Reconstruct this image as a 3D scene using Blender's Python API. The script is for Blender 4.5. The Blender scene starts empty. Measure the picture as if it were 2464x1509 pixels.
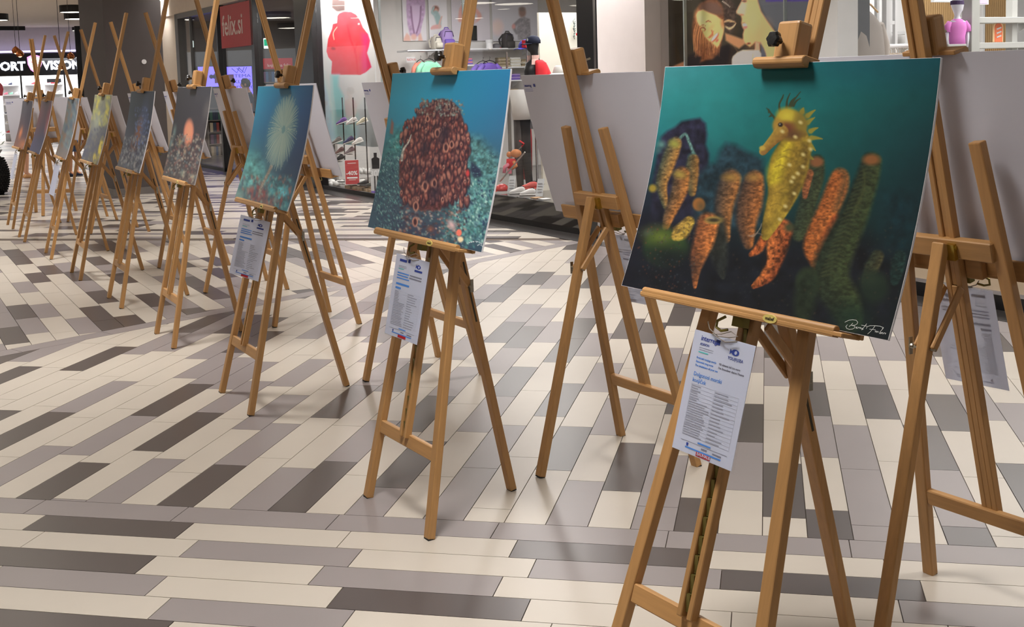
import bpy, bmesh, math, random
import numpy as np
from mathutils import Matrix, Vector
random.seed(7); rng = np.random.default_rng(11)
SC = bpy.context.scene; COL = SC.collection
PI = math.pi
# ---------------------------------------------------------------- camera
IW, IH = 2464, 1509
FPX, PITCH, ROLL, YAW, PPY = 2885.3, .098773, -.0297561, -.2113515, -285.6
CAM = np.array([2.7447, -4.0251, 1.5801])
def _basis(p, r, y):
    cy, sy = math.cos(y), math.sin(y)
    fw = np.array([sy*math.cos(p), cy*math.cos(p), -math.sin(p)]); rt = np.array([cy, -sy, 0.]); up = np.cross(rt, fw)
    return rt*math.cos(r)+up*math.sin(r), -rt*math.sin(r)+up*math.cos(r), fw
RT, UP, FW = _basis(PITCH, ROLL, YAW)
cd = bpy.data.cameras.new('camera'); cam = bpy.data.objects.new('camera', cd); COL.objects.link(cam)
cd.sensor_fit = 'HORIZONTAL'; cd.sensor_width = 36; cd.lens = FPX/IW*36; cd.shift_y = PPY/IW; cd.clip_end = 200; cd.clip_start = .05
cam.matrix_world = Matrix(((RT[0], UP[0], -FW[0], CAM[0]), (RT[1], UP[1], -FW[1], CAM[1]), (RT[2], UP[2], -FW[2], CAM[2]), (0, 0, 0, 1)))
SC.camera = cam
def ray(x, y): return FW+(x-IW/2)/FPX*RT-(y-IH/2-PPY)/FPX*UP
def px(X):
    d = np.asarray(X)-CAM; z = d@FW
    return IW/2+FPX*(d@RT)/z, IH/2+PPY-FPX*(d@UP)/z
def onfloor(x, y, z=0.):
    d = ray(x, y); return CAM+d*((z-CAM[2])/d[2])
def onplane(x, y, o, n):
    d = ray(x, y); return CAM+d*((o-CAM)@n/(d@n))
# ---------------------------------------------------------------- world, exposure
SC.view_settings.view_transform = 'Standard'; SC.view_settings.look = 'None'; SC.view_settings.gamma = 1
SC.view_settings.exposure = 0.22; SC.view_settings.use_curve_mapping = False
wd = bpy.data.worlds.new('world'); SC.world = wd; wd.use_nodes = True
wd.node_tree.nodes['Background'].inputs[0].default_value = (.92, .96, 1., 1); wd.node_tree.nodes['Background'].inputs[1].default_value = .5
SC.cycles.max_bounces = 7; SC.cycles.diffuse_bounces = 3; SC.cycles.glossy_bounces = 3; SC.cycles.transparent_max_bounces = 12
SC.cycles.sample_clamp_indirect = 4; SC.cycles.use_denoising = True
CEIL = 3.5
HALL_W = 31.; SHOP_W = 120.
# ---------------------------------------------------------------- facade frame (x right, y into the shops, z up)
A0 = np.array([.92, 7.6, 0.]); _a = math.radians(132.3)
FD = np.array([math.cos(_a), math.sin(_a), 0.]); FT = np.array([math.sin(_a), -math.cos(_a), 0.])
MF = Matrix(((-FD[0], FT[0], 0, A0[0]), (-FD[1], FT[1], 0, A0[1]), (0, 0, 1, 0), (0, 0, 0, 1)))
FR_ = {}
def frame(o, ax, ay): # local frame used by fl() and FM(): origin, right, into the wall
    FR_.update(o=o, ax=ax, ay=ay, M=Matrix(((ax[0], ay[0], 0, o[0]), (ax[1], ay[1], 0, o[1]), (0, 0, 1, 0), (0, 0, 0, 1))))
def facade(): frame(A0, -FD, FT)
def side(x): frame(A0-FD*x, FT, FD)      # a wall at right angles to the shop fronts
facade()
def fl(x, y, t=0.):
    X = onplane(x, y, FR_['o']+FR_['ay']*t, FR_['ay']); d = X-FR_['o']; return np.array([d@FR_['ax'], t, d[2]])
def fw_(l): return A0-FD*l[0]+FT*l[1]+np.array([0, 0, l[2]])
def arealight(name, M, w, h, power, col=(1, 1, 1), shape='RECTANGLE'):
    l = bpy.data.lights.new(name, 'AREA'); l.shape = shape; l.size = w; l.energy = power; l.color = col
    if shape == 'RECTANGLE': l.size_y = h
    o = bpy.data.objects.new(name, l); COL.objects.link(o); o.matrix_world = M; return o
# lamps of the hall ceiling: a grid of round lamps, real emitters
LAMPS = []
for i in range(7):
    for j in range(4):
        p = A0-FT*(1.6+j*3.6)+FD*(-12.6+i*4.2+(1.4 if j % 2 else 0)); LAMPS.append((p[0], p[1], .8))
_r = ray(100, 200); VG = np.array([_r[0], _r[1], 0.]); VG /= np.linalg.norm(VG); VL = np.array([-VG[1], VG[0], 0.])
for i in range(5):
    for j in range(2): p = CAM+VG*(13+6.*i)+VL*(3.4+.8*i+3.5*j); LAMPS.append((p[0], p[1], .9))  # extra lamps added beyond the left edge to brighten the far ceiling
for X_, Y_, w_ in ((173, 34, 52), (186, 50, 56), (-12, 53, 56), (410, 5, 76)): p = onfloor(X_, Y_, CEIL-.2); LAMPS.append((p[0], p[1], w_*np.linalg.norm(p-CAM)/FPX))
for X_, Y_, w_ in ((657, 47, 90), (836, 5, 74), (806, 18, 46), (826, 30, 42), (858, 47, 60), (1230, 14, 124), (1206, 26, 40)):   # lamps seen mirrored in the shop glass
    d = ray(X_, Y_); X = CAM+d*((A0-CAM)@FT/(d@FT)); d2 = d-2*(d@FT)*FT; p = X+d2*((CEIL-.2-X[2])/d2[2]); LAMPS.append((p[0], p[1], w_*(np.linalg.norm(X-CAM)+np.linalg.norm(p-X))/FPX*.8))
for k, (x, y, dd) in enumerate(LAMPS):
    arealight('lamp_glow', Matrix.Translation((x, y, CEIL-.19)), dd*.92, 0, HALL_W, (1, .98, .96), 'DISK').data.spread = 1.75
for k, (sx, dep, w, pw) in enumerate(((-2.0, 1.8, 3, .8), (-5.4, 2.2, 3, .8), (-11, 2., 2.6, .3), (-15, 2.5, 2.6, .3), (3.0, 2.6, 3, .8), (6.4, 2.4, 3, .8), (-6.7, .3, 2.4, .5))):  # last one is added close above the jacket poster to brighten it
    arealight('shop_light', MF @ Matrix.Translation((sx, dep, 2.98)), w, 1.6 if w > 2.5 else .25, SHOP_W*pw, (1, .98, .95))
arealight('column_downlight', MF @ Matrix.Translation((-.2+.75, -.75, CEIL-.02)), .5, 0, 44, (1, .96, .94), 'DISK')
arealight('window_light', MF @ Matrix.Translation((-2.6, .35, 3.0)), 5, .4, SHOP_W*.34)
p = CAM+VG*41.6; arealight('far_shop_light', Matrix.Translation((p[0], p[1], 2.55)), 4, 3, 420)
# ---------------------------------------------------------------- helpers
def lin(c):
    c = np.asarray(c, float)/255.; return np.where(c <= .04045, c/12.92, ((c+.055)/1.055)**2.4)
MATS = {}
def M(name, rgb=(128, 128, 128), rough=.6, metal=0., emis=0., spec=.5, noise=0., nscale=8., stretch=None, alpha=1., bump=0., trans=0., coat=0.):
    if name in MATS: return MATS[name]
    m = bpy.data.materials.new(name); m.use_nodes = True; nt = m.node_tree; b = nt.nodes['Principled BSDF']; c = lin(rgb)
    b.inputs['Base Color'].default_value = (*c, 1); b.inputs['Roughness'].default_value = rough; b.inputs['Metallic'].default_value = metal
    b.inputs['Specular IOR Level'].default_value = spec; b.inputs['Coat Weight'].default_value = coat; b.inputs['Coat Roughness'].default_value = .15
    if emis: b.inputs['Emission Color'].default_value = (*c, 1); b.inputs['Emission Strength'].default_value = emis
    if alpha < 1: b.inputs['Alpha'].default_value = alpha
    if trans: b.inputs['Transmission Weight'].default_value = trans
    tc = nt.nodes.new('ShaderNodeTexCoord'); mp = nt.nodes.new('ShaderNodeMapping'); nt.links.new(tc.outputs['Object'], mp.inputs[0])
    if stretch: mp.inputs['Scale'].default_value = stretch
    nz = nt.nodes.new('ShaderNodeTexNoise'); nz.inputs['Scale'].default_value = nscale; nz.inputs['Detail'].default_value = 4
    nt.links.new(mp.outputs[0], nz.inputs['Vector'])
    amp = noise or .03
    mr = nt.nodes.new('ShaderNodeMapRange'); mr.inputs[1].default_value = .25; mr.inputs[2].default_value = .75; mr.inputs[3].default_value = 1-amp; mr.inputs[4].default_value = 1+amp
    nt.links.new(nz.outputs['Fac'], mr.inputs[0])
    mx = nt.nodes.new('ShaderNodeVectorMath'); mx.operation = 'SCALE'; mx.inputs[0].default_value = tuple(c); nt.links.new(mr.outputs[0], mx.inputs['Scale'])
    nt.links.new(mx.outputs[0], b.inputs['Base Color'])
    if emis: nt.links.new(mx.outputs[0], b.inputs['Emission Color'])
    if bump:
        bp = nt.nodes.new('ShaderNodeBump'); bp.inputs['Strength'].default_value = bump; bp.inputs['Distance'].default_value = .01
        nt.links.new(nz.outputs['Fac'], bp.inputs['Height']); nt.links.new(bp.outputs[0], b.inputs['Normal'])
    MATS[name] = m; return m
def attr_mat(name, rough=.35, spec=.5, emis=0., gain=1.):
    m = bpy.data.materials.new(name); m.use_nodes = True; nt = m.node_tree; b = nt.nodes['Principled BSDF']
    a = nt.nodes.new('ShaderNodeAttribute'); a.attribute_name = 'print'; b.inputs['Roughness'].default_value = rough; b.inputs['Specular IOR Level'].default_value = spec
    nt.links.new(a.outputs['Color'], b.inputs['Base Color'])
    if emis: nt.links.new(a.outputs['Color'], b.inputs['Emission Color']); b.inputs['Emission Strength'].default_value = emis
    return m
def glassmat(name, tint=(1, 1, 1), rough=.0, base=.03):
    m = bpy.data.materials.new(name); m.use_nodes = True; nt = m.node_tree; nt.nodes.clear()
    o = nt.nodes.new('ShaderNodeOutputMaterial'); mx = nt.nodes.new('ShaderNodeMixShader'); t = nt.nodes.new('ShaderNodeBsdfTransparent'); g = nt.nodes.new('ShaderNodeBsdfGlossy')
    t.inputs[0].default_value = (*tint, 1); g.inputs['Roughness'].default_value = rough
    f = nt.nodes.new('ShaderNodeLayerWeight'); f.inputs[0].default_value = .5   # facing: same on both sides of the sheet
    pw = nt.nodes.new('ShaderNodeMath'); pw.operation = 'POWER'; pw.inputs[1].default_value = 5
    mr = nt.nodes.new('ShaderNodeMath'); mr.operation = 'MULTIPLY_ADD'; mr.inputs[1].default_value = .5; mr.inputs[2].default_value = base
    nt.links.new(f.outputs['Facing'], pw.inputs[0]); nt.links.new(pw.outputs[0], mr.inputs[0]); nt.links.new(mr.outputs[0], mx.inputs[0]); nt.links.new(t.outputs[0], mx.inputs[1]); nt.links.new(g.outputs[0], mx.inputs[2]); nt.links.new(mx.outputs[0], o.inputs[0])
    MATS[name] = m; return m
class MB:
    def __init__(s): s.v = []; s.f = []; s.mi = []; s.cur = 0
    def mat(s, i): s.cur = i; return s
    def add(s, vs, fs):
        n = len(s.v); s.v += [tuple(float(q) for q in v) for v in vs]; s.f += [tuple(n+i for i in f) for f in fs]; s.mi += [s.cur]*len(fs); return s
    def box(s, c, d, R=None):
        vs = []
        for z in (-.5, .5):
            for x, y in ((-.5, -.5), (.5, -.5), (.5, .5), (-.5, .5)):
                q = Vector((x*d[0], y*d[1], z*d[2]));
                if R is not None: q = R @ q
                vs.append(q+Vector(c))
        return s.add(vs, [(3, 2, 1, 0), (4, 5, 6, 7), (0, 1, 5, 4), (1, 2, 6, 5), (2, 3, 7, 6), (3, 0, 4, 7)])
    def bar(s, p, q, w, d, ref=(1, 0, 0)):
        p = Vector(p); q = Vector(q); z = (q-p).normalized(); x = Vector(ref); x = (x-z*x.dot(z)).normalized(); y = z.cross(x)
        vs = [b+x*a*w/2+y*c*d/2 for b in (p, q) for a, c in ((-1, -1), (1, -1), (1, 1), (-1, 1))]
        return s.add(vs, [(3, 2, 1, 0), (4, 5, 6, 7), (0, 1, 5, 4), (1, 2, 6, 5), (2, 3, 7, 6), (3, 0, 4, 7)])
    def prism(s, poly, vec):
        n = len(poly); vec = Vector(vec); a = [Vector(p) for p in poly]
        return s.add(a+[p+vec for p in a], [tuple(range(n-1, -1, -1)), tuple(range(n, 2*n))]+[(i, (i+1) % n, n+(i+1) % n, n+i) for i in range(n)])
    def loft(s, rings, closed=True):
        n = len(rings[0]); base = []
        for r in rings: base += list(r)
        fs = []
        for k in range(len(rings)-1):
            for i in range(n): fs.append((k*n+i, k*n+(i+1) % n, (k+1)*n+(i+1) % n, (k+1)*n+i))
        if closed: fs += [tuple(range(n-1, -1, -1)), tuple((len(rings)-1)*n+i for i in range(n))]
        return s.add(base, fs)
    def ovals(s, secs, n=14, closed=True, axis='z', pw=2.0):
        rs = []
        for (cx, cy, cz, rx, ry) in secs:
            r = []
            for i in range(n):
                a = 2*PI*i/n; c, d = math.cos(a), math.sin(a)
                c = math.copysign(abs(c)**(2/pw), c); d = math.copysign(abs(d)**(2/pw), d)
                r.append((cx+rx*c, cy+ry*d, cz) if axis == 'z' else ((cx, cy+rx*c, cz+ry*d) if axis == 'x' else (cx+rx*c, cy, cz-ry*d)))
            rs.append(r)
        return s.loft(rs, closed)
    def tube(s, path, rad, n=8, closed=True):
        P = [Vector(p) for p in path]; rs = []; rad = rad if hasattr(rad, '__len__') else [rad]*len(P)
        x = None
        for i, p in enumerate(P):
            t = (P[min(i+1, len(P)-1)]-P[max(i-1, 0)]).normalized()
            if x is None: x = t.orthogonal().normalized()
            x = (x-t*x.dot(t)).normalized(); y = t.cross(x)
            rs.append([p+(x*math.cos(2*PI*k/n)+y*math.sin(2*PI*k/n))*rad[i] for k in range(n)])
        return s.loft(rs, closed)
    def ball(s, c, r, n=12, m=7):
        r = r if hasattr(r, '__len__') else (r, r, r)
        rs = []
        for k in range(m+1):
            a = PI*(k+.02 if k == 0 else (k-.02 if k == m else k))/m-PI/2
            rs.append([(c[0]+r[0]*math.cos(a)*math.cos(2*PI*i/n), c[1]+r[1]*math.cos(a)*math.sin(2*PI*i/n), c[2]+r[2]*math.sin(a)) for i in range(n)])
        return s.loft(rs)
    def mesh(s, name, mats, bevel=0., smooth=False, seg=1):
        me = bpy.data.meshes.new(name); me.from_pydata(s.v, [], s.f)
        for m in (mats if isinstance(mats, (list, tuple)) else [mats]): me.materials.append(m)
        me.polygons.foreach_set('material_index', s.mi)
        if smooth: me.polygons.foreach_set('use_smooth', [True]*len(s.f))
        if bevel:
            b = bmesh.new(); b.from_mesh(me); bmesh.ops.bevel(b, geom=b.edges[:], offset=bevel, segments=seg, affect='EDGES', profile=.5, clamp_overlap=True); b.to_mesh(me); b.free()
        me.update(); return me
    def build(s, name, mats, parent=None, Mx=None, bevel=0., smooth=False, seg=1): return link(name, s.mesh(name, mats, bevel, smooth, seg), parent, Mx)
def link(name, me, parent=None, Mx=None):
    o = bpy.data.objects.new(name, me); COL.objects.link(o)
    if parent is not None: o.parent = parent
    if Mx is not None: o.matrix_local = Mx
    return o
def tag(o, label=None, cat=None, group=None, kind=None):
    if label: o['label'] = label
    if cat: o['category'] = cat
    if group: o['group'] = group
    if kind: o['kind'] = kind
    return o
def empty(name, Mx, label=None, cat=None, group=None):
    o = bpy.data.objects.new(name, None); COL.objects.link(o); o.matrix_world = Mx; o.empty_display_size = .1
    return tag(o, label, cat, group)
def FM(l, rz=0.): return FR_['M'] @ Matrix.Translation((l[0], l[1], l[2])) @ Matrix.Rotation(rz, 4, 'Z')
def copy_tree(o, parent=None):
    c = o.copy(); COL.objects.link(c)
    if parent is not None: c.parent = parent
    for ch in list(o.children): copy_tree(ch, c)
    return c
FONT = None
def text(s, size, mat, parent=None, Mx=None, name='lettering', ext=.0004, align='LEFT', sx=1., shear=0., bold=0., res=2):
    cu = bpy.data.curves.new('t', 'FONT'); cu.body = s; cu.size = size; cu.extrude = ext; cu.align_x = align; cu.shear = shear; cu.offset = bold; cu.resolution_u = res
    t = bpy.data.objects.new('t', cu); COL.objects.link(t)
    dg = bpy.context.evaluated_depsgraph_get(); me = bpy.data.meshes.new_from_object(t.evaluated_get(dg)); bpy.data.objects.remove(t); bpy.data.curves.remove(cu)
    me.name = name; me.materials.clear(); me.materials.append(mat)
    if sx != 1:
        for v in me.vertices: v.co.x *= sx
    return link(name, me, parent, Mx)
# text lies in its own xy plane; XZ stands it up facing -y
XZ = Matrix.Rotation(PI/2, 4, 'X')
# ---------------------------------------------------------------- painter for flat prints: colours at the vertices of a fine grid
def vnoise(x, y, s, seed=0):
    x = x/s+seed*17.3; y = y/s+seed*9.1; xi = np.floor(x).astype(int); yi = np.floor(y).astype(int); fx = x-xi; fy = y-yi; fx = fx*fx*(3-2*fx); fy = fy*fy*(3-2*fy)
    def h(a, b):
        n = (a*374761393+b*668265263+seed*1013) & 0x7fffffff; n = ((n ^ (n >> 13))*1274126177) & 0x7fffffff; return (n ^ (n >> 16) & 0xffff) % 10007/10007.
    return (h(xi, yi)*(1-fx)+h(xi+1, yi)*fx)*(1-fy)+(h(xi, yi+1)*(1-fx)+h(xi+1, yi+1)*fx)*fy
def fbm(x, y, s, seed=0, o=3): return sum(vnoise(x, y, s/2**k, seed+k)*.5**k for k in range(o))/sum(.5**k for k in range(o))
class Paint:
    def __init__(p, X, Y): p.X = X; p.Y = Y; p.C = np.zeros((len(X), 3))
    def zoom(p, x0, y0, s):           # work in the coordinates of an enlarged detail
        q = Paint(((p.X-x0)/s), ((p.Y-y0)/s)); q.C = p.C; return q
    def bg(p, U, V, rows):
        R = np.array(rows, float); n, m = R.shape[:2]; u = np.clip(U, 0, .9999)*(m-1); v = np.clip(V, 0, .9999)*(n-1); i = u.astype(int); j = v.astype(int); fu = (u-i)[:, None]; fv = (v-j)[:, None]
        p.C[:] = (R[j, i]*(1-fu)+R[j, i+1]*fu)*(1-fv)+(R[j+1, i]*(1-fu)+R[j+1, i+1]*fu)*fv
    def put(p, idx, a, c): a = np.clip(a, 0, 1)[:, None]; p.C[idx] = p.C[idx]*(1-a)+np.asarray(c, float)*a
    def box_(p, x0, x1, y0, y1): return np.nonzero((p.X > x0) & (p.X < x1) & (p.Y > y0) & (p.Y < y1))[0]
    def ell(p, cx, cy, rx, ry, c, soft=.25, ang=0., op=1.):
        R = max(rx, ry)*(1+soft); i = p.box_(cx-R, cx+R, cy-R, cy+R)
        if len(i) == 0: return
        a = math.radians(ang); dx = p.X[i]-cx; dy = p.Y[i]-cy; q = np.hypot((dx*math.cos(a)+dy*math.sin(a))/rx, (-dx*math.sin(a)+dy*math.cos(a))/ry)
        p.put(i, op*(1+soft-q)/(2*soft), c)
    def poly(p, pts, c, soft=4., op=1., tex=0., ts=20., seed=1):
        P = np.array(pts, float); i = p.box_(P[:, 0].min()-soft, P[:, 0].max()+soft, P[:, 1].min()-soft, P[:, 1].max()+soft)
        if len(i) == 0: return
        x = p.X[i]; y = p.Y[i]; ins = np.zeros(len(i), bool); dm = np.full(len(i), 1e9)
        for k in range(len(P)):
            x0, y0 = P[k]; x1, y1 = P[(k+1) % len(P)]
            if y0 != y1: ins ^= ((y0 > y) != (y1 > y)) & (x < (x1-x0)*(y-y0)/(y1-y0)+x0)
            dx, dy = x1-x0, y1-y0; t = np.clip(((x-x0)*dx+(y-y0)*dy)/max(dx*dx+dy*dy, 1e-9), 0, 1); dm = np.minimum(dm, np.hypot(x-x0-t*dx, y-y0-t*dy))
        sd = np.where(ins, dm, -dm); col = np.asarray(c, float)[None, :]
        if tex: col = col*(1+tex*(fbm(x, y, ts, seed)-.5)*2)[:, None]
        p.put(i, op*(sd/soft+1)/2 if soft else ins.astype(float)*op, col)
    def stroke(p, pts, w, c, soft=.3, tex=0., ts=10., seed=1, shade=None, op=1., stretch=1.):
        P = np.array(pts, float); Wd = np.array(w if hasattr(w, '__len__') else [w]*len(P), float)
        if len(P) > 2:                  # smooth the path
            t = np.arange(len(P)); tt = np.linspace(0, len(P)-1, (len(P)-1)*4+1); f = lambda a: np.interp(tt, t, a)
            def cr(a):
                o = []
                for q in tt:
                    i = min(int(q), len(P)-2); u = q-i; a0 = a[max(i-1, 0)]; a1 = a[i]; a2 = a[i+1]; a3 = a[min(i+2, len(P)-1)]
                    o.append(.5*((2*a1)+(-a0+a2)*u+(2*a0-5*a1+4*a2-a3)*u*u+(-a0+3*a1-3*a2+a3)*u**3))
                return np.array(o)
            P = np.stack([cr(P[:, 0]), cr(P[:, 1])], 1); Wd = f(Wd)
        m = Wd.max()*(1+soft); i = p.box_(P[:, 0].min()-m, P[:, 0].max()+m, P[:, 1].min()-m, P[:, 1].max()+m)
        if len(i) == 0: return
        x = p.X[i]; y = p.Y[i]; best = np.full(len(i), 1e9); sg = np.zeros(len(i))
        for k in range(len(P)-1):
            x0, y0 = P[k]; x1, y1 = P[k+1]; dx, dy = x1-x0, y1-y0; t = np.clip(((x-x0)*dx+(y-y0)*dy)/max(dx*dx+dy*dy, 1e-9), 0, 1)
            ww = Wd[k]*(1-t)+Wd[k+1]*t; q = np.hypot(x-x0-t*dx, y-y0-t*dy)/np.maximum(ww, 1e-6); b = q < best; best = np.where(b, q, best)
            sg = np.where(b, ((x-x0)*dy-(y-y0)*dx)/math.hypot(dx, dy)/np.maximum(ww, 1e-6), sg)
        col = np.repeat(np.asarray(c, float)[None, :], len(i), 0)
        if shade is not None: u = np.clip((sg+1)/2, 0, 1)[:, None]; col = col*(1-u)+np.asarray(shade, float)[None, :]*u
        if tex: col = col*(1+tex*(fbm(x, y/stretch, ts, seed)-.5)*2)[:, None]
        p.put(i, op*(1+soft-best)/(2*soft), col)
    def tex(p, amp, s, seed=3, sel=None, chroma=0.):
        f = 1+amp*(fbm(p.X, p.Y, s, seed)-.5)*2
        if sel is not None: f = 1+(f-1)*sel
        p.C *= f[:, None]
    def speck(p, n, box, rs, cols, seed=1, op=.8, asp=1., ang=0.):
        r = np.random.default_rng(seed)
        for k in range(n):
            a = r.uniform(rs[0], rs[1]); p.ell(r.uniform(box[0], box[2]), r.uniform(box[1], box[3]), a, a*asp, cols[r.integers(len(cols))], .4, ang+r.uniform(-25, 25), op)
def grid_mesh(name, nx, ny, fpos, paint, mat, gain=1., flip=False):
    u = np.tile(np.linspace(0, 1, nx), ny); v = np.repeat(np.linspace(0, 1, ny), nx); P = fpos(u, v)
    me = bpy.data.meshes.new(name); i = np.arange((nx-1)*(ny-1)); r = i//(nx-1); c = i % (nx-1); a = r*nx+c
    F = np.stack([a, a+1, a+nx+1, a+nx], 1)
    if flip: F = F[:, ::-1]
    me.vertices.add(nx*ny); me.vertices.foreach_set('co', P.ravel()); me.loops.add(F.size); me.loops.foreach_set('vertex_index', F.ravel().astype(np.int32))
    me.polygons.add(len(F)); me.polygons.foreach_set('loop_start', np.arange(len(F), dtype=np.int32)*4)
    me.update(calc_edges=True); at = me.color_attributes.new('print', 'FLOAT_COLOR', 'POINT')
    C = lin(np.clip(paint(u, v, P), 0, 255))*gain; at.data.foreach_set('color', np.concatenate([np.clip(C, 0, .95), np.ones((len(C), 1))], 1).ravel())
    me.polygons.foreach_set('use_smooth', np.ones(len(F), bool)); me.materials.append(mat); me.update(); return me
# ---------------------------------------------------------------- floor tiles
def tile_mat(name, rgb, rough=.34):
    m = M(name, rgb, rough, noise=.035, nscale=3., spec=.45); nt = m.node_tree
    tc = next(n for n in nt.nodes if n.type == 'TEX_COORD'); mp = next(n for n in nt.nodes if n.type == 'MAPPING'); g = nt.nodes.new('ShaderNodeNewGeometry'); nt.links.new(g.outputs['Position'], mp.inputs[0]); return m
TM = {'W': tile_mat('tile_cream', (188, 179, 167)), 'G': tile_mat('tile_grey', (138, 130, 129)), 'D': tile_mat('tile_dark', (80, 73, 71), .3)}
m_grout = M('grout', (92, 80, 72), .9)
w = .15
floor_ = tag(MB().box((-14, 16, -.026), (70, 62, .04)).build('floor', m_grout), kind='structure')
FLOOR_TILES = []   # (polygon, colour)
G_ = .0016
def clip(poly, n, d):          # keep n.p <= d
    out = []
    for k in range(len(poly)):
        a = poly[k]; b = poly[(k+1) % len(poly)]; da = n[0]*a[0]+n[1]*a[1]-d; db = n[0]*b[0]+n[1]*b[1]-d
        if da <= 0: out.append(a)
        if (da < 0 < db) or (db < 0 < da): t = da/(da-db); out.append((a[0]+(b[0]-a[0])*t, a[1]+(b[1]-a[1])*t))
    return out
def area(p): return .5*abs(sum(p[i][0]*p[(i+1) % len(p)][1]-p[(i+1) % len(p)][0]*p[i][1] for i in range(len(p)))) if len(p) > 2 else 0
NB = (-math.sin(math.radians(60)), math.cos(math.radians(60)))  # across the diagonal border
PB = (-1.74, 2.26); DB = NB[0]*PB[0]+NB[1]*PB[1]
def dist_fac(t): n = (FT[0], FT[1]); return n, n[0]*A0[0]+n[1]*A0[1]+t
NFt, DFt = dist_fac(-.285)
ZB = [(NB, DB-G_), (NFt, DFt), ((0, -1), -G_)]
ZC = [((-NB[0], -NB[1]), -(DB+.15+G_)), ((0, 1), 7.2-G_), (NFt, DFt)]
ZD = [((0, -1), -(7.35+G_)), (NFt, DFt)]
def shrink(o, ux, uy, L, W_): # rectangle with grout gap; o = corner, ux length dir, uy width dir
    g = G_; a = (o[0]+ux[0]*g+uy[0]*g, o[1]+ux[1]*g+uy[1]*g); l = L-2*g; ww = W_-2*g
    return [a, (a[0]+ux[0]*l, a[1]+ux[1]*l), (a[0]+ux[0]*l+uy[0]*ww, a[1]+ux[1]*l+uy[1]*ww), (a[0]+uy[0]*ww, a[1]+uy[1]*ww)]
def seen(cx, cy, m=380):
    if (np.array([cx, cy, 0])-CAM)@FW < .3: return False
    x, y = px((cx, cy, 0)); return -m < x < IW+m and y < IH+m*1.4
def lay(zone, o, ux, uy, rows, ks, off, colf):
    for r in rows:
        for k in ks:
            q = off(r)+4*w*k; c = (o[0]+ux[0]*q+uy[0]*r*w, o[1]+ux[1]*q+uy[1]*r*w); m = (c[0]+ux[0]*2*w, c[1]+ux[1]*2*w)
            if not seen(*m): continue
            if any(n[0]*m[0]+n[1]*m[1] > d+.7 for n, d in zone): continue
            P = shrink(c, ux, uy, 4*w, w); A_ = area(P)
            for n, d in zone: P = clip(P, n, d) if len(P) > 2 else P
            a = area(P)
            if a < .0006: continue
            FLOOR_TILES.append((P, colf(r, k), a > A_*.999, c, ux))
def rc(r=random): return r.choices('WGD', (50, 28, 22))[0]
# zone A, rows along x in front of the border
rowsA = {0: (0., {k: 'G' for k in range(-9, 20)}), 1: (.651, dict(zip(range(-2, 8), 'GWDWWDWWGW'))), 2: (1.276, dict(zip(range(-2, 8), 'DWWGWGDWWG'))),
         3: (.748, dict(zip(range(-2, 8), 'WGDWGWWGWD'))), 4: (1.539, dict(zip(range(-2, 8), 'GWGWDWWWGW'))), 5: (.86, dict(zip(range(-2, 8), 'WDWGWWGWWG'))), 6: (1.5, dict(zip(range(-2, 8), 'GWDWWGWWDW')))}
r5 = [onfloor(412, 1439)[0]/w % 4]; rowsA[5] = (r5[0], rowsA[5][1]); rowsA[6] = (onfloor(417, 1497)[0]/w % 4, rowsA[6][1])
for r, (o_, cols) in rowsA.items():
    lay([((0, 1), -G_)], (0, 0), (1, 0), (0, -1), [r], range(-10, 20), lambda r: o_*w, lambda r, k: cols.get(k) or rc())
for r in range(7, 16): q_ = random.random()*4; lay([((0, 1), -G_)], (0, 0), (1, 0), (0, -1), [r], range(-4, 12), lambda r: q_*w, lambda r, k: rc())
# zone B, columns running away; photograph pixel of one cross joint per column and the colours from the tile in front of it onwards
c1 = lambda x, y: (x*.349, 1100+y*.349); c2 = lambda x, y: (800+x*.349, 1100+y*.349); c3 = lambda x, y: (1600+x*.3506, 1000+y*.3506); c5 = lambda x, y: (x*.3653, 780+y*.3653)
colB = {-6: (c5(72, 568), 'DWWG'), -5: (c5(315, 541), 'WWWGG'), -4: (c5(412, 581), 'DGWWD'), -3: (c5(57, 874), 'WWWWG'), -2: (c5(375, 803), 'GWWGD'), -1: (c5(470, 861), 'WGDGW'),
        0: (c1(630, 38), 'DWWGW'), 1: (c5(962, 836), 'WDGWW'), 2: (c1(1150, 12), 'GWWGWD'), 3: (c1(1255, 105), 'WWGWWD'), 4: (c1(1580, 55), 'DGWWGW'), 5: (c1(1890, 8), 'WWDGW'), 6: (c1(2050, 75), 'GWWDW'),
        7: (c1(2355, 32), 'DGWWG'), 8: (c2(170, 125), 'WWDGWD'), 9: (c2(390, 211), 'GDWWG'), 10: (c2(735, 133), 'WWGDW'), 11: (c2(1030, 76), 'GGWWD'), 12: (c2(1105, 356), 'WWWDWG'), 13: (c2(1560, 92), 'WDWGWDW'),
        14: (c2(1762, 165), 'GWGWWD'), 15: (c2(2007, 236), 'WDWWGW'), 16: (c2(2255, 343), 'GGWDGW'), 17: (c3(215, 567), 'DWGDWG'), 18: (c3(557, 515), 'WGDWGW'), 19: (c3(830, 701), 'WDWWGD'), 20: (c3(1120, 650), 'DWGDWG'),
        21: (c3(1430, 758), 'GGGWWG'), 22: (c3(1715, 692), 'WWWDGW'), 23: (c3(2040, 765), 'DGDWWG'), 24: (c3(2350, 832), 'WWWDWG'), 25: (c3(2360, 329), 'DWGWD'), 26: (c3(2440, 180), 'WGWDW')}
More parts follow.
